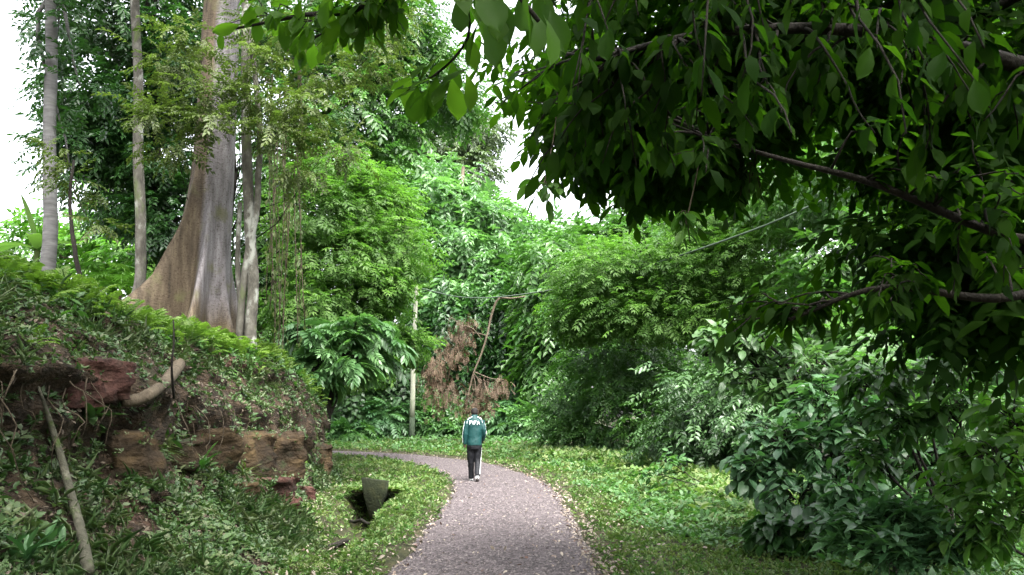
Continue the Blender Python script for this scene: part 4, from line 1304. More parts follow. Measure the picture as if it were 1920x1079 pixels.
# hanging creepers under the tall tree
hv = np.random.default_rng(12)
for k_, (px, y0, y1, d, lb) in enumerate(((505, 300, 640, 18, 'leafy creeper cord hanging closest to the twisted stems'), (535, 330, 690, 18.5, 'longest leafy creeper cord, third from the twisted stems'), (555, 280, 600, 19.5, 'creeper cord hanging over the bank end, farthest from the twisted stems'),
                                          (520, 330, 560, 17.5, 'shortest leafy creeper cord, second from the twisted stems'))):
    p0, p1 = at(px + 4, y0 - 160, d), at(px, y1, d)
    cv = [curve_pts(p0 + hv.normal(size=3) * .06, p1 + hv.normal(size=3) * (.12, .1, .3), 14, (0, 0, 0), .12, 3 * k_ + q_) for q_ in range(3)]
    mb = MB()
    root = empty('hanging_creeper', p1, lb, 'creeper', 'creepers hanging by the buttressed trunk')
    for c_ in cv:
        mb.tube(c_, .012, 5)
    mb.build('stem', M['vine'], root, p1)
    Pv, Dv, Uv, Sv = along(cv, 46, .13, k_, 1.0, .5, .3, .1, .05)
    mb = MB()
    scatter(mb, None, Pv, Dv, Uv, Sv, k_, [leaf_diamond(.55, .08, .2)])
    mb.build('leaves', M['olive'], root, p1)['kind'] = 'stuff'

# ------------------------------------------------------------------ bank: root, dead stems, roots, plants
p0, n0 = hit(240, 752)
p1, n1 = hit(338, 690)
dr = min(p0[1], p1[1]) - .25
rt = spline([at(228, 755, 8.02), at(262, 748, 8.15), at(290, 733, 8.4), at(314, 712, 9.2), at(328, 695, 10.0), at(337, 680, 10.9), at(340, 672, 11.4)], 26)
mb = MB()
mb.tube(rt, np.interp(np.arange(26), [0, 1, 25], [.04, .055, .085]) * (1 + .13 * vnoise(np.stack([np.arange(26) * .7, np.zeros(26), np.zeros(26)], -1))), 12)
tag(mb.build('tree_root', M['deadwood'], None, smooth=True), 'thick bare curved root sticking out of the earth bank', 'root')
mb = MB()
pp = [hit(x, y)[0] for x, y in ((62, 740), (98, 850), (122, 940), (140, 1010), (152, 1085))]
pp = [q_ + np.array((.10, -.10, .06)) for q_ in pp]
mb.tube(spline(pp, 20), np.interp(np.arange(20), [0, 3, 19], [.010, .026, .042]) * (1 + .12 * vnoise(np.stack([np.arange(20) * .9, np.ones(20), np.zeros(20)], -1))), 10)
tag(mb.build('fallen_stem', M['mosswood'], None, smooth=True), 'pale mossy dead stem leaning down the bank at the lower left', 'dead stem')
mb = MB()
q0, qn = hit(318, 745)
mb.tube(spline([q0 + qn * .05, at(322, 690, q0[1] - .25), at(326, 640, q0[1] - .25), at(325, 600, q0[1] - .2)], 12), np.linspace(.015, .008, 12), 6)
tag(mb.build('dead_sapling', M['bark_dark'], None), 'thin upright dead sapling crossing the curved root on the bank', 'sapling')

for k_, (x0, y0, ln, lb) in enumerate(((30, 690, .8, 'vine stems trailing down the upper left bank'), (480, 800, .7, 'tangle of roots hanging over the brown rock ledge'), (360, 740, .7, 'thin roots hanging right of the curved root'), (400, 715, .6, 'fine roots dangling below the fern edge'), (120, 700, .7, 'creeper stems hanging beside the red clay patch'), (560, 790, .6, 'root strands hanging at the end of the bank'))):
    mb = MB()
    rr = np.random.default_rng(60 + k_)
    pc = hit(x0, y0)[0]
    root = empty('hanging_roots', pc, lb, 'roots', 'roots hanging from the bank')
    for _ in range(7):
        s = hit(x0 + rr.uniform(-60, 60), y0 + rr.uniform(-40, 30))
        if s[0] is None:
            continue
        a_ = s[0] + s[1] * .04
        e_ = a_ + np.array((rr.uniform(.05, .3), rr.uniform(-.25, .25), -ln * rr.uniform(.4, 1.2)))
        c_ = curve_pts(a_, e_, 9, (0.06, -.05, .03), .12, rr.integers(0, 999))
        mb2 = MB()
        mb2.tube(c_, np.linspace(.0075, .003, 9), 5)
        mb2.build('root', M['vine'], root, pc)

# crest ferns
def on_bank(cen, nv):
    px, py, fw = to_px(cen)
    return ((px > -250) & (px < 800) & (fw > 4)).astype(float)


def zrel(p):
    return p[:, 2] / np.maximum(CRH(p[:, 1]), .3)


def w_crest(cen, nv):
    z = zrel(cen)
    u = TOE(cen[:, 1]) - cen[:, 0]
    return on_bank(cen, nv) * np.exp(-((z - 1.04) / np.where(z > 1.04, .3, .09)) ** 2) * (u < WID(cen[:, 1]) + 2.6) * (cen[:, 1] < 22) / (1 + (cen[:, 1] / 16) ** 2)


FERN = [pinnate(n=9, ll=.25, lw=.09, droop=.45, lift=.5, ang=72, seed=s) for s in (1, 2, 3, 4)]
P, Nn = sample_surface(bVf, bF, 3300, w_crest, 101)
rr = np.random.default_rng(102)
dv = nrm(Nn * .4 + np.stack([rr.normal(size=len(P)) * .8 + .35, rr.normal(size=len(P)) * .8 - .2, rr.uniform(.1, .9, len(P))], -1))
sz = rr.uniform(.16, .40, len(P))
keep = vnoise(P * 1.1 + 4) > -.45
mb = MB()
scatter(mb, None, P[keep], dv[keep], np.tile((0, 0, 1.0), (keep.sum(), 1)), sz[keep], 103, FERN)
fe = mb.build('ferns', M['fern'], None)
tag(fe, 'bright yellow-green ferns covering the crest of the bank', 'ferns', kind='stuff')

# creepers, weeds and leaf litter over the bank face
LEAF_T = [tuft(6, lw=.5, seed=s, elev=(0, 50)) for s in range(1, 6)]
SMALL_T = [tuft(6, lw=.5, seed=s, elev=(5, 60)) for s in range(11, 16)]
BLADE_T = [tuft(7, seed=s, elev=(25, 80), blade=True) for s in range(21, 25)]
FOUR_T = [tuft(5, seed=s, elev=(-5, 40), tmpl=leaf_four(.5, .06, .18)) for s in range(31, 35)]
HEX_T = [tuft(5, seed=s, elev=(-5, 40), tmpl=leaf_hex(.5, .06, .18)) for s in range(31, 35)]


def cover(name, label, V, F, n, weight, tpl, mat, size, seed, noise=None, jitter=.35, lift=.01, var=.3, far=0.0, cat='plants'):
    P, Nn = sample_surface(V, F, n, weight, seed)
    r_ = np.random.default_rng(seed + 1)
    if noise:
        keep = fbm(P * noise[0] + seed, 3) > noise[1]
        P, Nn = P[keep], Nn[keep]
    ang = r_.uniform(0, 2 * math.pi, len(P))
    t1 = np.stack([np.cos(ang), np.sin(ang), np.zeros(len(P))], -1)
    up = nrm(Nn * .6 + (0, 0, .6) + r_.normal(size=P.shape) * jitter)
    d = nrm(t1 - up * (t1 * up).sum(-1, keepdims=True))
    s = size * (1 + var * r_.normal(size=len(P))).clip(.4, 2) * (1 + far * np.clip(P[:, 1] - 9, 0, 40))
    mb = MB()
    scatter(mb, None, P + Nn * lift, d, up, s, seed + 2, tpl)
    o = mb.build(name, M[mat], None)
    return tag(o, label, cat, kind='stuff')


def w_face(cen, nv):
    z = zrel(cen)
    return on_bank(cen, nv) * (z < 1.0) * (cen[:, 0] < TOE(cen[:, 1]) + .6) * (cen[:, 1] < 24) * (.28 + np.exp(-((z - .10) / .17) ** 2) + .6 * np.exp(-((z - .88) / .12) ** 2)) / (.6 + (cen[:, 1] / 12) ** 2)


cover('bank_weeds', 'small weeds and creepers growing over the bank face', bVf, bF, 15500, w_face, LEAF_T, 'creeper', .058, 110, (1.2, -.25), far=.015)
cover('bank_creepers', 'broader dark creeper leaves at the foot of the bank', bVf, bF, 2600, lambda c, n: w_face(c, n) * (zrel(c) < .6), HEX_T, 'creeper', .075, 120, (.9, -.05), far=.015)
cover('bank_grass', 'grass blades hanging from ledges of the bank', bVf, bF, 3000, w_face, BLADE_T, 'creeper', .15, 130, (1.0, .0), jitter=.6)
LIT4 = [leaf_four(.45, .12, .3), leaf_four(.36, .18, -.25), leaf_four(.55, .05, .15)]
LIT = [leaf_hex(.45, .12, .3), leaf_hex(.36, .18, -.25), leaf_hex(.55, .05, .15)]
cover('bank_litter', 'dry leaf litter caught on the bank and in the drain', bVf, bF, 11000, lambda c, n: (w_face(c, n) + .35 * on_bank(c, n) * (c[:, 1] < 24) * (c[:, 0] < TOE(c[:, 1]) + .6) / (.6 + (c[:, 1] / 12) ** 2)) * (zrel(c) < .95), LIT4, 'litter', .052, 140, None, jitter=.5, far=.01, cat='leaf litter')
rr = np.random.default_rng(155)
mb = MB()
for (sv, hz) in STONE_V:
    wt_ = np.where(hz > .3, 1.0, .10)
    i_ = rr.choice(len(sv), 46, p=wt_ / wt_.sum())
    pp_ = sv[i_] + rr.normal(size=(46, 3)) * .03 + (.02, -.02, .01)
    an = rr.uniform(0, 6.28, 46)
    scatter(mb, None, pp_, np.stack([np.cos(an), np.sin(an), -.3 + an * 0], -1), nrm(np.array((.3, -.4, .8)) + rr.normal(size=(46, 3)) * .35), rr.uniform(.03, .06, 46), 156, LEAF_T)
tag(mb.build('stone_moss', M['creeper'], None), 'moss and tiny creepers on top of the ledge stones', 'moss', kind='stuff')
cover('crest_weeds', 'mixed weeds among the ferns on the bank top', bVf, bF, 3200, lambda c, n: w_crest(c, n), FOUR_T, 'mid', .10, 150, (1.0, -.2), far=.015)

# ------------------------------------------------------------------ verges
gpd = {}


def g_region(cen):
    key = len(cen)
    if key not in gpd:
        px, py, fw = to_px(cen)
        pdv = path_dist(cen[:, 0], cen[:, 1])
        gpd[key] = (pdv, (px > -60) & (px < 1990) & (py < 1150) & (fw > 5) & (cen[:, 1] < 47))
    return gpd[key]


def not_pit(cen):
    return 1 - .93 * np.exp(-((cen[:, 0] - DRX(cen[:, 1])) / .42) ** 4) * np.clip((cen[:, 1] - 12) / 3, 0, 1) * (cen[:, 1] < 17.3)


def w_verge(cen, nv):
    pdv, inv = g_region(cen)
    a = np.abs(pdv)
    left = (pdv < 0) & (cen[:, 0] > TOE(cen[:, 1]) - .1)
    ok = inv & (a > HALF + .02) & (left | (pdv > 0) | (cen[:, 1] > 26))
    lim = np.where(pdv > 0, 6.5, 9.0)
    return ok * (a < lim) * not_pit(cen) / (.5 + (cen[:, 1] / 11) ** 2) * np.where(a < HALF + .25, .5, 1.0)


cover('verge_plants', 'short yellow-green verge plants along both sides of the path', gV, gF, 22000, w_verge, SMALL_T, 'verge', .046, 160, None, far=.045)
cover('verge_grass', 'thin grass blades in the verges', gV, gF, 6000, w_verge, BLADE_T, 'verge', .085, 170, (.8, -.2), far=.03, jitter=.4, cat='grass')


def w_cover(cen, nv):
    pdv, inv = g_region(cen)
    edge = 1.9 + .9 * vnoise(cen * (.5, .5, 0) + 3) + np.clip(12 - cen[:, 1], -3, 4) * .1
    return inv * (pdv > HALF + edge - .6) * (pdv < 9) / (.5 + (cen[:, 1] / 11) ** 2)


cover('ground_cover', 'low leafy green ground cover spreading from the right-hand shrubs', gV, gF, 7500, w_cover, FOUR_T, 'cover', .085, 180, (.7, -.45), far=.03, lift=.04)


def w_mound(cen, nv):
    pdv, inv = g_region(cen)
    return inv * np.exp(-((pdv - 4.3) / 1.0) ** 2) * np.exp(-((cen[:, 1] - 21) / 6) ** 2)


cover('lime_cover', 'yellow-green mounded ground cover before the dark thicket', gV, gF, 3800, w_mound, FOUR_T, 'verge', .12, 190, (.6, -.2), lift=.16, jitter=.5)


def w_edge(cen, nv):
    pdv, inv = g_region(cen)
    a = np.abs(pdv)
    return inv * (np.exp(-((a - HALF) / .13) ** 2) * np.where(pdv > 0, 1.5, .6) + .2 * np.exp(-((a - HALF - .2) / .5) ** 2) * (pdv > 0) + .05 * (a < HALF)
                  + .3 * (pdv < 0) * np.exp(-((cen[:, 0] - TOE(cen[:, 1]) - .3) / .3) ** 2)) / (.5 + (cen[:, 1] / 10) ** 2) * (cen[:, 1] < 34)


M['litter_pale'] = leaf_mat('litter_pale', [(.06, .045, .035), (.13, .10, .075), (.22, .185, .15), (.30, .26, .22), (.10, .055, .045)], trans=.1, rough=.75, spec=.25, tcol=(1, 1, 1), clump=.2)
lt = cover('fallen_leaves', 'dry fallen leaves along the edges of the gravel path', gV, gF, 3400, w_edge, LIT4, 'litter_pale', .044, 200, None, jitter=.5, lift=.09, far=.01, cat='leaf litter', var=.4)

# loose chips on the path
CHIP = [(np.array([(-.5, 0, 0), (.5, 0, 0), (.45, .9, 0), (-.4, 1, 0), (0.05, .5, .45)]), np.array([(0, 1, 4), (1, 2, 4), (2, 3, 4), (3, 0, 4)])),
        (np.array([(-.4, 0, 0), (.6, .1, 0), (.3, 1.1, 0), (-.6, .8, 0), (-.05, .45, .6)]), np.array([(0, 1, 4), (1, 2, 4), (2, 3, 4), (3, 0, 4)]))]
pFq = path.data
pV_ = pv.reshape(-1, 3)
a = (np.arange(len(PCf) - 1)[:, None] * nl + np.arange(nl - 1)[None]).ravel()
pF_ = np.stack([a, a + 1, a + nl + 1, a + nl], -1)
cover('gravel', 'small loose stone chips on the path surface', pV_, pF_, 12000, lambda c, n: (c[:, 1] > 7.5) * (c[:, 1] < 32) / (.4 + (c[:, 1] / 12) ** 2), CHIP, 'chip', .017, 210, None, jitter=.2, lift=0.0, var=.35, far=.02, cat='gravel')

# concrete block in the drain
cb = np.array((-2.80, 16.75, 0))
cb[2] = -.46
mb = MB()
TW, BW, HB, TH_ = .54, .14, .80, .09
fr = np.array([(-TW / 2 - .02, 0, HB), (TW / 2, 0, HB - .03), (TW / 2 - .03, 0, HB * .62), (BW / 2 + .02, 0, HB * .10), (-BW / 2, 0, 0), (-TW / 2 + .05, 0, HB * .55)])
n_ = len(fr)
V = np.concatenate([fr + (0, -TH_ / 2, 0), fr + (0, TH_ / 2, 0), fr * (.9, 1, .97) + (0, -TH_ / 2 - .012, .012)])
F = [(0, 1, 2), (0, 2, 5), (2, 3, 5), (3, 4, 5)]
F = [(a + 12, b + 12, c + 12) for a, b, c in F] + [(c + 6, b + 6, a + 6) for a, b, c in F]
for i_ in range(n_):
    j_ = (i_ + 1) % n_
    F += [(i_, i_ + 6, j_ + 6), (i_, j_ + 6, j_), (i_, j_, j_ + 12), (i_, j_ + 12, i_ + 12)]
blk = obj('drain_block', mesh_np('drain_block', V, np.array(F), M['concrete']), None, cb)
blk.rotation_euler = (math.radians(6), math.radians(3), math.radians(-8))
tag(blk, 'mossy wedge-shaped concrete block standing in the hollow of the drain', 'concrete block')
# slab over the culvert mouth behind the block
sl = empty('culvert_cover', (-2.80, 17.75, .05), 'overgrown slab covering the dark culvert mouth behind the concrete block', 'slab')
gx, gy = np.meshgrid(np.linspace(-.58, .58, 14), np.linspace(-.80, .9, 14))
ed_ = .06 * vnoise(np.stack([gx * 4, gy * 4, gx * 0], -1))
zt = .05 + .05 * fbm(np.stack([gx * 2, gy * 2, gx * 0], -1), 3)
top_ = np.stack([gx, gy + ed_, zt], -1).reshape(-1, 3)
bot_ = top_ - (0, 0, .07)
q_ = (np.arange(13)[:, None] * 14 + np.arange(13)[None]).ravel()
Ft = np.stack([q_, q_ + 1, q_ + 15, q_ + 14], -1)
Fs = []
for i_ in range(13):
    Fs += [(i_ + 1, i_, i_ + 196, i_ + 197), (182 + i_, 183 + i_, 379 + i_, 378 + i_), (i_ * 14, i_ * 14 + 14, i_ * 14 + 210, i_ * 14 + 196), (i_ * 14 + 27, i_ * 14 + 13, i_ * 14 + 209, i_ * 14 + 223)]
obj('cover_stone', mesh_np('cover_stone', np.concatenate([top_, bot_]), np.concatenate([Ft, Ft[:, ::-1] + 196, np.array(Fs)]), M['ground']), sl)
mb = MB()
rr = np.random.default_rng(401)
Pp = np.stack([rr.uniform(-.62, .62, 620), np.where(rr.random(620) < .3, rr.uniform(-.86, -.7, 620), rr.uniform(-.8, .85, 620)), rr.uniform(.0, .07, 620)], -1)
an = rr.uniform(0, 6.28, 620)
scatter(mb, None, Pp, np.stack([np.cos(an), np.sin(an), an * 0], -1), nrm(np.array((0, 0, 1.0)) + rr.normal(size=(620, 3)) * .3), rr.uniform(.05, .1, 620), 402, SMALL_T)
mb.build('grass', M['verge'], sl)['kind'] = 'stuff'

# sticks in the drain
for k_, (x0, y0, x1, y1, lb) in enumerate(((655, 978, 705, 985, 'short dead stick lying in the drain below the concrete block'), (610, 1030, 655, 1018, 'piece of dark rotten wood in the drain near the bottom edge'))):
    a_, b_ = hit(x0, y0)[0] + (0, 0, .03), hit(x1, y1)[0] + (0, 0, .04)
    mb = MB()
    mb.tube(curve_pts(a_, b_, 9, (0, 0, -.01), .05, k_ + 5), np.array((.5, 1, 1.2, 1, 1.1, .9, 1, .7, .3)) * (.028 + .02 * k_), 8)
    tag(mb.build('dead_stick', M['bark_dark'], None, smooth=True), lb, 'stick')

# banana plant and palm on the hilltop
def strap(base, d0, ln, wd, bend, mat_arr, tw=0):
    t = np.linspace(0, 1, 14)
    d0 = nrm(np.asarray(d0, float))
    c = base + d0 * (t * ln)[:, None] + np.array((0, 0, -1.0)) * (bend * ln * t ** 2.2)[:, None]
    sd = nrm(np.cross(d0, (0, 0, 1.0)))
    hw = wd / 2 * np.clip(np.sin(math.pi * np.clip(t * .92 + .06, 0, 1)) ** .6, .04, 1)
    up_ = nrm(np.cross(sd, d0))
    V = np.concatenate([c - sd * hw[:, None] + up_ * (.18 * hw)[:, None], c, c + sd * hw[:, None] + up_ * (.18 * hw)[:, None]])
    F = []
    for i_ in range(13):
        F += [(i_, i_ + 14, i_ + 15, i_ + 1), (i_ + 14, i_ + 28, i_ + 29, i_ + 15)]
    mat_arr.append((V, np.array(F)))


for (px, py, d, lb, dirs) in ((70, 470, 23, 'banana plant with one upright leaf against the white sky at the far left', [((-.32, 0, 1), 2.1, .34, .15), ((-1, .2, .5), 1.7, .4, .5), ((.8, .3, .6), 1.5, .4, .5), ((-.7, -.4, .3), 1.5, .45, .5), ((.2, -.6, .6), 1.4, .4, .5)]),):
    b0 = at(px, py, d)
    base = gz(b0[0], d)
    root = empty('banana_plant', base, lb, 'banana plant')
    mb = MB()
    mb.tube(curve_pts(base - (0, 0, .2), b0, 6), np.linspace(.14, .07, 6), 10)
    mb.build('stem', M['olive'], root, base, smooth=True)
    for dd in dirs:
        arr = []
        strap(b0, dd[0], dd[1], dd[2], dd[3], arr)
        obj('leaf', mesh_np('leaf', arr[0][0] - base, arr[0][1], M['banana'], smooth=True), root)
for k_, (px, py, d, lb) in enumerate(((195, 520, 21, 'small palm with feathery fronds between the two slim trunks'), (225, 545, 19.5, 'low palm frond clump beside the lichen-spotted slim trunk'))):
    b0 = at(px, py, d)
    base = gz(b0[0], d)
    root = empty('small_palm', base, lb, 'palm')
    mb = MB()
    mb.tube(curve_pts(base - (0, 0, .2), b0, 6), np.linspace(.07, .05, 6), 8)
    mb.build('stem', M['vine'], root, base)
    for q_ in range(9):
        T, F = pinnate(n=20, ll=.30, lw=.035, droop=.7, lift=.5, ang=60, seed=q_ + 1)
        an = 2 * math.pi * q_ / 9 + .3 * k_
        V, Fa, _ = place(T, F, (b0 - base)[None], np.array([[math.cos(an), math.sin(an), .45]]), np.array([[0, 0, 1.0]]), [1.15])
        obj('frond', mesh_np('frond', V, Fa, M['lime']), root)

# single plants on the bank that stand out
for k_, (px, py, n_, s_, mt, lb) in enumerate(((372, 885, 6, .34, 'mid', 'small plant with long bright leaves on the bank below the stones'), (170, 790, 7, .26, 'creeper', 'pale rosette of leaves above the dark stone on the bank'), (60, 655, 5, .24, 'fern', 'light green sprig on the upper left bank'),
                                                 (290, 850, 7, .3, 'olive', 'arching grass tuft right of the dark stone'), (455, 890, 8, .3, 'olive', 'arching grass tuft below the brown ledge'), (555, 880, 7, .26, 'fern', 'light fern sprig on the face of the ledge'),
                                                 (35, 1060, 9, .22, 'blue', 'leafy dark plant in the bottom left corner'), (95, 1040, 8, .2, 'blue', 'dark leafy plant beside the mossy stem'))):
    p, n = hit(px, py)
    rr = np.random.default_rng(300 + k_)
    root = empty('bank_plant', p, lb, 'plant', 'single plants on the bank')
    tp = FERN if mt == 'fern' else ([leaf_fine(.07, .02, .7, .4, .7, 8)] if mt == 'olive' else L_LONG)
    mes = [mesh_np('leaf', T, F, M[mt], smooth=True) for T, F in tp]
    for q_ in range(n_ * 2):
        d = nrm(n * .7 + np.array((rr.normal() * .7, rr.normal() * .7, rr.uniform(0, .8))))
        up = np.array((0, 0, 1.0))
        x = nrm(np.cross(d, up))
        z = np.cross(x, d)
        s = s_ * rr.uniform(.6, 1.15)
        o = bpy.data.objects.new('leaf', mes[q_ % len(mes)])
        o.parent = root
        off = rr.normal(size=3) * .04
        o.matrix_local = Matrix(((x[0] * s, d[0] * s, z[0] * s, off[0]), (x[1] * s, d[1] * s, z[1] * s, off[1]), (x[2] * s, d[2] * s, z[2] * s, off[2]), (0, 0, 0, 1)))
        C.objects.link(o)

# ------------------------------------------------------------------ the walking man
def loft(rings, seg=20):
    """rings: (x, y, z, rx, ry) horizontal ellipses, closed at both ends"""
    mb = MB()
    a = np.linspace(0, 2 * math.pi, seg, endpoint=False)
    V = np.concatenate([np.stack([x + rx * np.cos(a), y + ry * np.sin(a), np.full(seg, z)], -1) for x, y, z, rx, ry in rings])
    m = len(rings)
    i, j = np.meshgrid(np.arange(m - 1), np.arange(seg), indexing='ij')
    j2 = (j + 1) % seg
    F = np.stack([i * seg + j, i * seg + j2, (i + 1) * seg + j2, (i + 1) * seg + j], -1).reshape(-1, 4)
    F3 = np.concatenate([F[:, [0, 1, 2]], F[:, [0, 2, 3]]])
    c0, c1 = np.array(rings[0][:3]), np.array(rings[-1][:3])
    V = np.concatenate([V, [c0, c1]])
    k_ = np.arange(seg)
    F3 = np.concatenate([F3, np.stack([np.full(seg, m * seg), (k_ + 1) % seg, k_], -1), np.stack([np.full(seg, m * seg + 1), (m - 1) * seg + k_, (m - 1) * seg + (k_ + 1) % seg], -1)])
    return V, F3


def fused(name, pieces, mat, parent, voxel=.011, smooth=4):
    mb = MB()
    for p in pieces:
        if p[0] == 'loft':
            mb.add(*loft(p[1]))
        else:
            mb.tube(spline(p[1], 14) if len(p[1]) > 2 else np.array(p[1], float), np.interp(np.linspace(0, 1, 14 if len(p[1]) > 2 else 2), np.linspace(0, 1, len(p[2])), p[2]), 14)
    o = mb.build(name, mat, parent)
    rm = o.modifiers.new('fuse', 'REMESH')
    rm.mode = 'VOXEL'
    rm.voxel_size = voxel
    rm.use_smooth_shade = True
    if smooth:
        sm = o.modifiers.new('smooth', 'SMOOTH')
        sm.factor = .5
        sm.iterations = smooth
    return o


def walker():
    b = hit(889, 908)[0]
    b[2] += .03
    root = empty('person', b, 'man in green jacket and dark tracksuit trousers walking away along the path', 'person')
    root.rotation_euler = (0, 0, math.radians(6))
    skin, hair = plain('skin', (.055, .030, .02), .55), plain('hair', (.012, .010, .009), .8)
    green, black, white = plain('jacket_green', (.0035, .036, .035), .55), plain('trousers_black', (.005, .0055, .008), .7), plain('piping_white', (.75, .77, .78), .6)
    sole = plain('shoe_sole', (.025, .02, .018), .8)
    hd = np.array((0, .05, 1.695))
    LS, LE, LW = (-.172, 0, 1.50), (-.228, -.02, 1.20), (-.236, .03, .93)
    RS, RE, RW = (.172, 0, 1.50), (.228, -.03, 1.22), (.21, .14, 1.02)
    LH, LK, LA = (-.095, 0, .92), (-.078, .10, .50), (-.055, .20, .10)
    RH, RK, RA = (.095, 0, .92), (.080, .03, .51), (.062, -.20, .17)

    def hand(wr, dv, side):
        wr, dv = np.array(wr), nrm(np.array(dv, float))
        out = [('t', [wr - dv * .05, wr + dv * .02, wr + dv * .075], [.026, .03, .033])]
        lat = nrm(np.cross(dv, (side, 0, 0)))
        for q_, (o_, l_) in enumerate(((-.03, .062), (-.01, .075), (.01, .07), (.028, .055))):
            s = wr + dv * .07 + lat * o_
            out.append(('t', [s, s + dv * l_ * .55 + np.array((-side * .004, .008, 0)), s + dv * l_ + np.array((-side * .012, .018, 0))], [.0115, .0105, .009]))
        s = wr + dv * .025 + np.array((0, .028, 0))
        out.append(('t', [s, s + dv * .03 + (0, .022, 0), s + dv * .062 + (0, .028, 0)], [.013, .012, .010]))
        return out
    ldir, rdir = (0, .12, -1), (-.05, .75, -.6)
    body = [('loft', [(0, .0, .86, .15, .11), (0, 0, 1.0, .155, .105), (0, 0, 1.15, .15, .10), (0, 0, 1.3, .17, .11), (0, 0, 1.45, .18, .105), (0, .0, 1.53, .14, .08), (0, .015, 1.58, .062, .062), (0, .035, 1.64, .058, .06)]),
            ('loft', [(0, .05, 1.595, .03, .04), (0, .055, 1.615, .055, .07), (0, .05, 1.66, .072, .092), (0, .045, 1.71, .078, .10), (0, .042, 1.75, .076, .097), (0, .04, 1.785, .058, .075), (0, .04, 1.803, .03, .04)]),
            ('t', [(0, .135, 1.70), (0, .165, 1.665), (0, .14, 1.655)], [.010, .016, .012]),
            ('t', [(-.076, .04, 1.71), (-.088, .03, 1.695), (-.078, .04, 1.665)], [.012, .014, .009]), ('t', [(.076, .04, 1.71), (.088, .03, 1.695), (.078, .04, 1.665)], [.012, .014, .009]),
            ('t', [(-.03, .138, 1.635), (0, .146, 1.635), (.03, .138, 1.635)], [.006, .009, .006]),
            ('t', [LS, LE, LW], [.055, .042, .03]), ('t', [RS, RE, RW], [.055, .042, .03]), ('t', [LH, LK, LA], [.085, .055, .038]), ('t', [RH, RK, RA], [.085, .055, .038])]
    body += hand(LW, ldir, -1) + hand(RW, rdir, 1)
    fused('body', body, skin, root, .0085, 3)
    fused('hair', [('loft', [(0, .0, 1.655, .06, .05), (0, .008, 1.69, .077, .075), (0, .025, 1.73, .083, .09), (0, .035, 1.765, .08, .094), (0, .038, 1.795, .062, .078), (0, .04, 1.812, .03, .04)])], hair, root, .009, 3)
    for sx in (-.03, .03):
        mb = MB()
        mb.tube([(sx, .133, 1.70), (sx, .142, 1.70)], [.012, .006], 8)
        mb.build('eye', white, root)
    tor = [(0, -.005, .90, .182, .14), (0, -.005, .97, .186, .142), (0, 0, 1.1, .18, .138), (0, 0, 1.25, .186, .138), (0, 0, 1.38, .196, .138), (0, 0, 1.47, .196, .13), (0, 0, 1.53, .168, .112), (0, .005, 1.57, .13, .095), (0, .02, 1.61, .085, .085), (0, .03, 1.645, .08, .08)]
    jk = fused('jacket', [('loft', tor), ('t', [LS, LE, LW], [.075, .064, .057, .052]), ('t', [RS, RE, RW], [.075, .064, .057, .052]), ('t', [(-.18, .0, 1.495), (.18, 0, 1.495)], [.068, .068])], green, root, .012, 4)
    cl = jk.modifiers.new('folds', 'DISPLACE')
    tx = bpy.data.textures.new('folds', 'CLOUDS')
    tx.noise_scale = .13
    cl.texture = tx
    cl.strength = .028
    cl.mid_level = .5
    tr = fused('trousers', [('loft', [(0, 0, .80, .15, .12), (0, 0, .88, .18, .135), (0, 0, 1.0, .175, .125)]), ('t', [LH, LK, LA], [.105, .088, .074, .068]), ('t', [RH, RK, RA], [.105, .088, .074, .068])], black, root, .012, 4)
    cl = tr.modifiers.new('folds', 'DISPLACE')
    cl.texture = tx
    cl.strength = .03
    cl.mid_level = .5
    # shoes: planted foot and trailing foot with lifted heel
    for (an, toe, nm) in ((np.array(LA), np.array((-.06, .36, .035)), 'shoe'), (np.array(RA), np.array((.07, -.06, .03)), 'shoe')):
        ax = nrm(toe - an + (0, 0, .0))
        heel = an + (0, -.03, -.055) if an[2] < .12 else an + (0, -.055, -.04)
        s = fused(nm, [('t', [heel, heel * .5 + toe * .5 + (0, 0, .01), toe], [.042, .047, .034]), ('t', [an + (0, 0, .01), heel * .6 + toe * .4], [.045, .04])], white, root, .009, 3)
        dn = nrm(np.cross(ax, (1, 0, 0)))
        dn = dn if dn[2] < 0 else -dn
        s2 = fused('sole', [('t', [heel + dn * .026, heel * .5 + toe * .5 + dn * .028, toe + dn * .018], [.038, .043, .031])], sole, s, .009, 2)

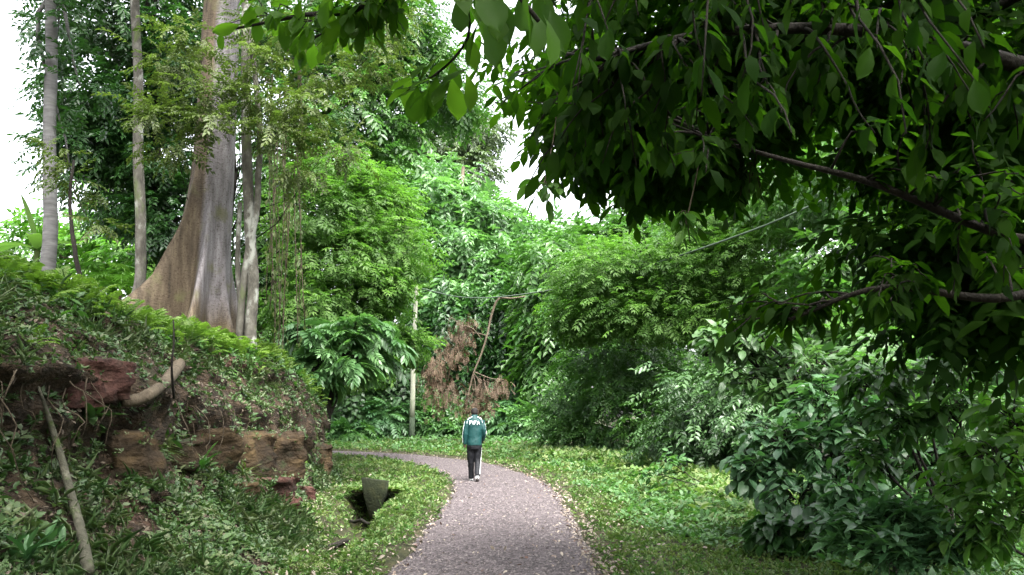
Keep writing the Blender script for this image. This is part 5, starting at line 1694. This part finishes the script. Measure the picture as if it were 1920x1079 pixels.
    def back_y(x, z, e=.006):
        zs = [t_[2] for t_ in tor]
        rx, ry, cy = np.interp(z, zs, [t_[3] for t_ in tor]), np.interp(z, zs, [t_[4] for t_ in tor]), np.interp(z, zs, [t_[1] for t_ in tor])
        return cy - ry * np.sqrt(np.clip(1 - (x / (rx + .02)) ** 2, .05, 1)) - e
    # lettering across the shoulders
    strokes = {'F': [[(0, 0), (0, 1)], [(0, 1), (.62, 1)], [(0, .52), (.5, .52)]], 'I': [[(.1, 0), (.1, 1)]], 'A': [[(0, 0), (.36, 1)], [(.36, 1), (.72, 0)], [(.12, .3), (.6, .3)]]}
    x0, hgt, z0 = -.128, .088, 1.40
    for ch, adv in (('F', .072), ('I', .040), ('F', .070), ('A', .07)):
        mb = MB()
        for (p, q_) in strokes[ch]:
            n_ = 6
            for lay in range(1):
                pts = []
                for t_ in np.linspace(0, 1, n_):
                    x = x0 + (p[0] * (1 - t_) + q_[0] * t_) * hgt
                    z = z0 + (p[1] * (1 - t_) + q_[1] * t_) * hgt
                    pts.append((x, float(back_y(x, z, .012)), z))
                mb.tube(pts, .0085, 8)
        mb.build('letter', white, jk)
        x0 += adv
    for sx in (-1, 1):
        mb = MB()
        pts = []
        for x, z in spline([(.06, 1.592, 0), (.10, 1.572, 0), (.155, 1.54, 0), (.186, 1.48, 0), (.192, 1.40, 0)], 16)[:, :2]:
            pts.append((sx * x, float(back_y(x, z, .006)), z))
        pts = np.array(pts)
        mb.tube(pts, np.interp(np.linspace(0, 1, 16), [0, .5, 1], [.008, .012, .007]), 8)
        mb.build('shoulder_piping', white, jk)
    mb = MB()
    mb.tube(spline([(-.246, -.015, 1.47), (-.286, -.02, 1.2), (-.286, .02, .95)], 14), .011, 7)
    mb.build('sleeve_stripe', white, jk)
    mb = MB()
    mb.tube(spline([(.243, -.02, 1.47), (.284, -.035, 1.22), (.262, .11, 1.05)], 14), .009, 7)
    mb.build('sleeve_stripe', white, jk)
    for pts, sw in (([(.182, -.01, .85), (.160, .02, .51), (.122, -.205, .22)], .0065), ([(-.176, .0, .85), (-.152, .085, .51), (-.118, .18, .15)], .006)):
        mb = MB()
        mb.tube(spline(pts, 14), sw, 7)
        mb.build('side_stripe', white, tr)


walker()
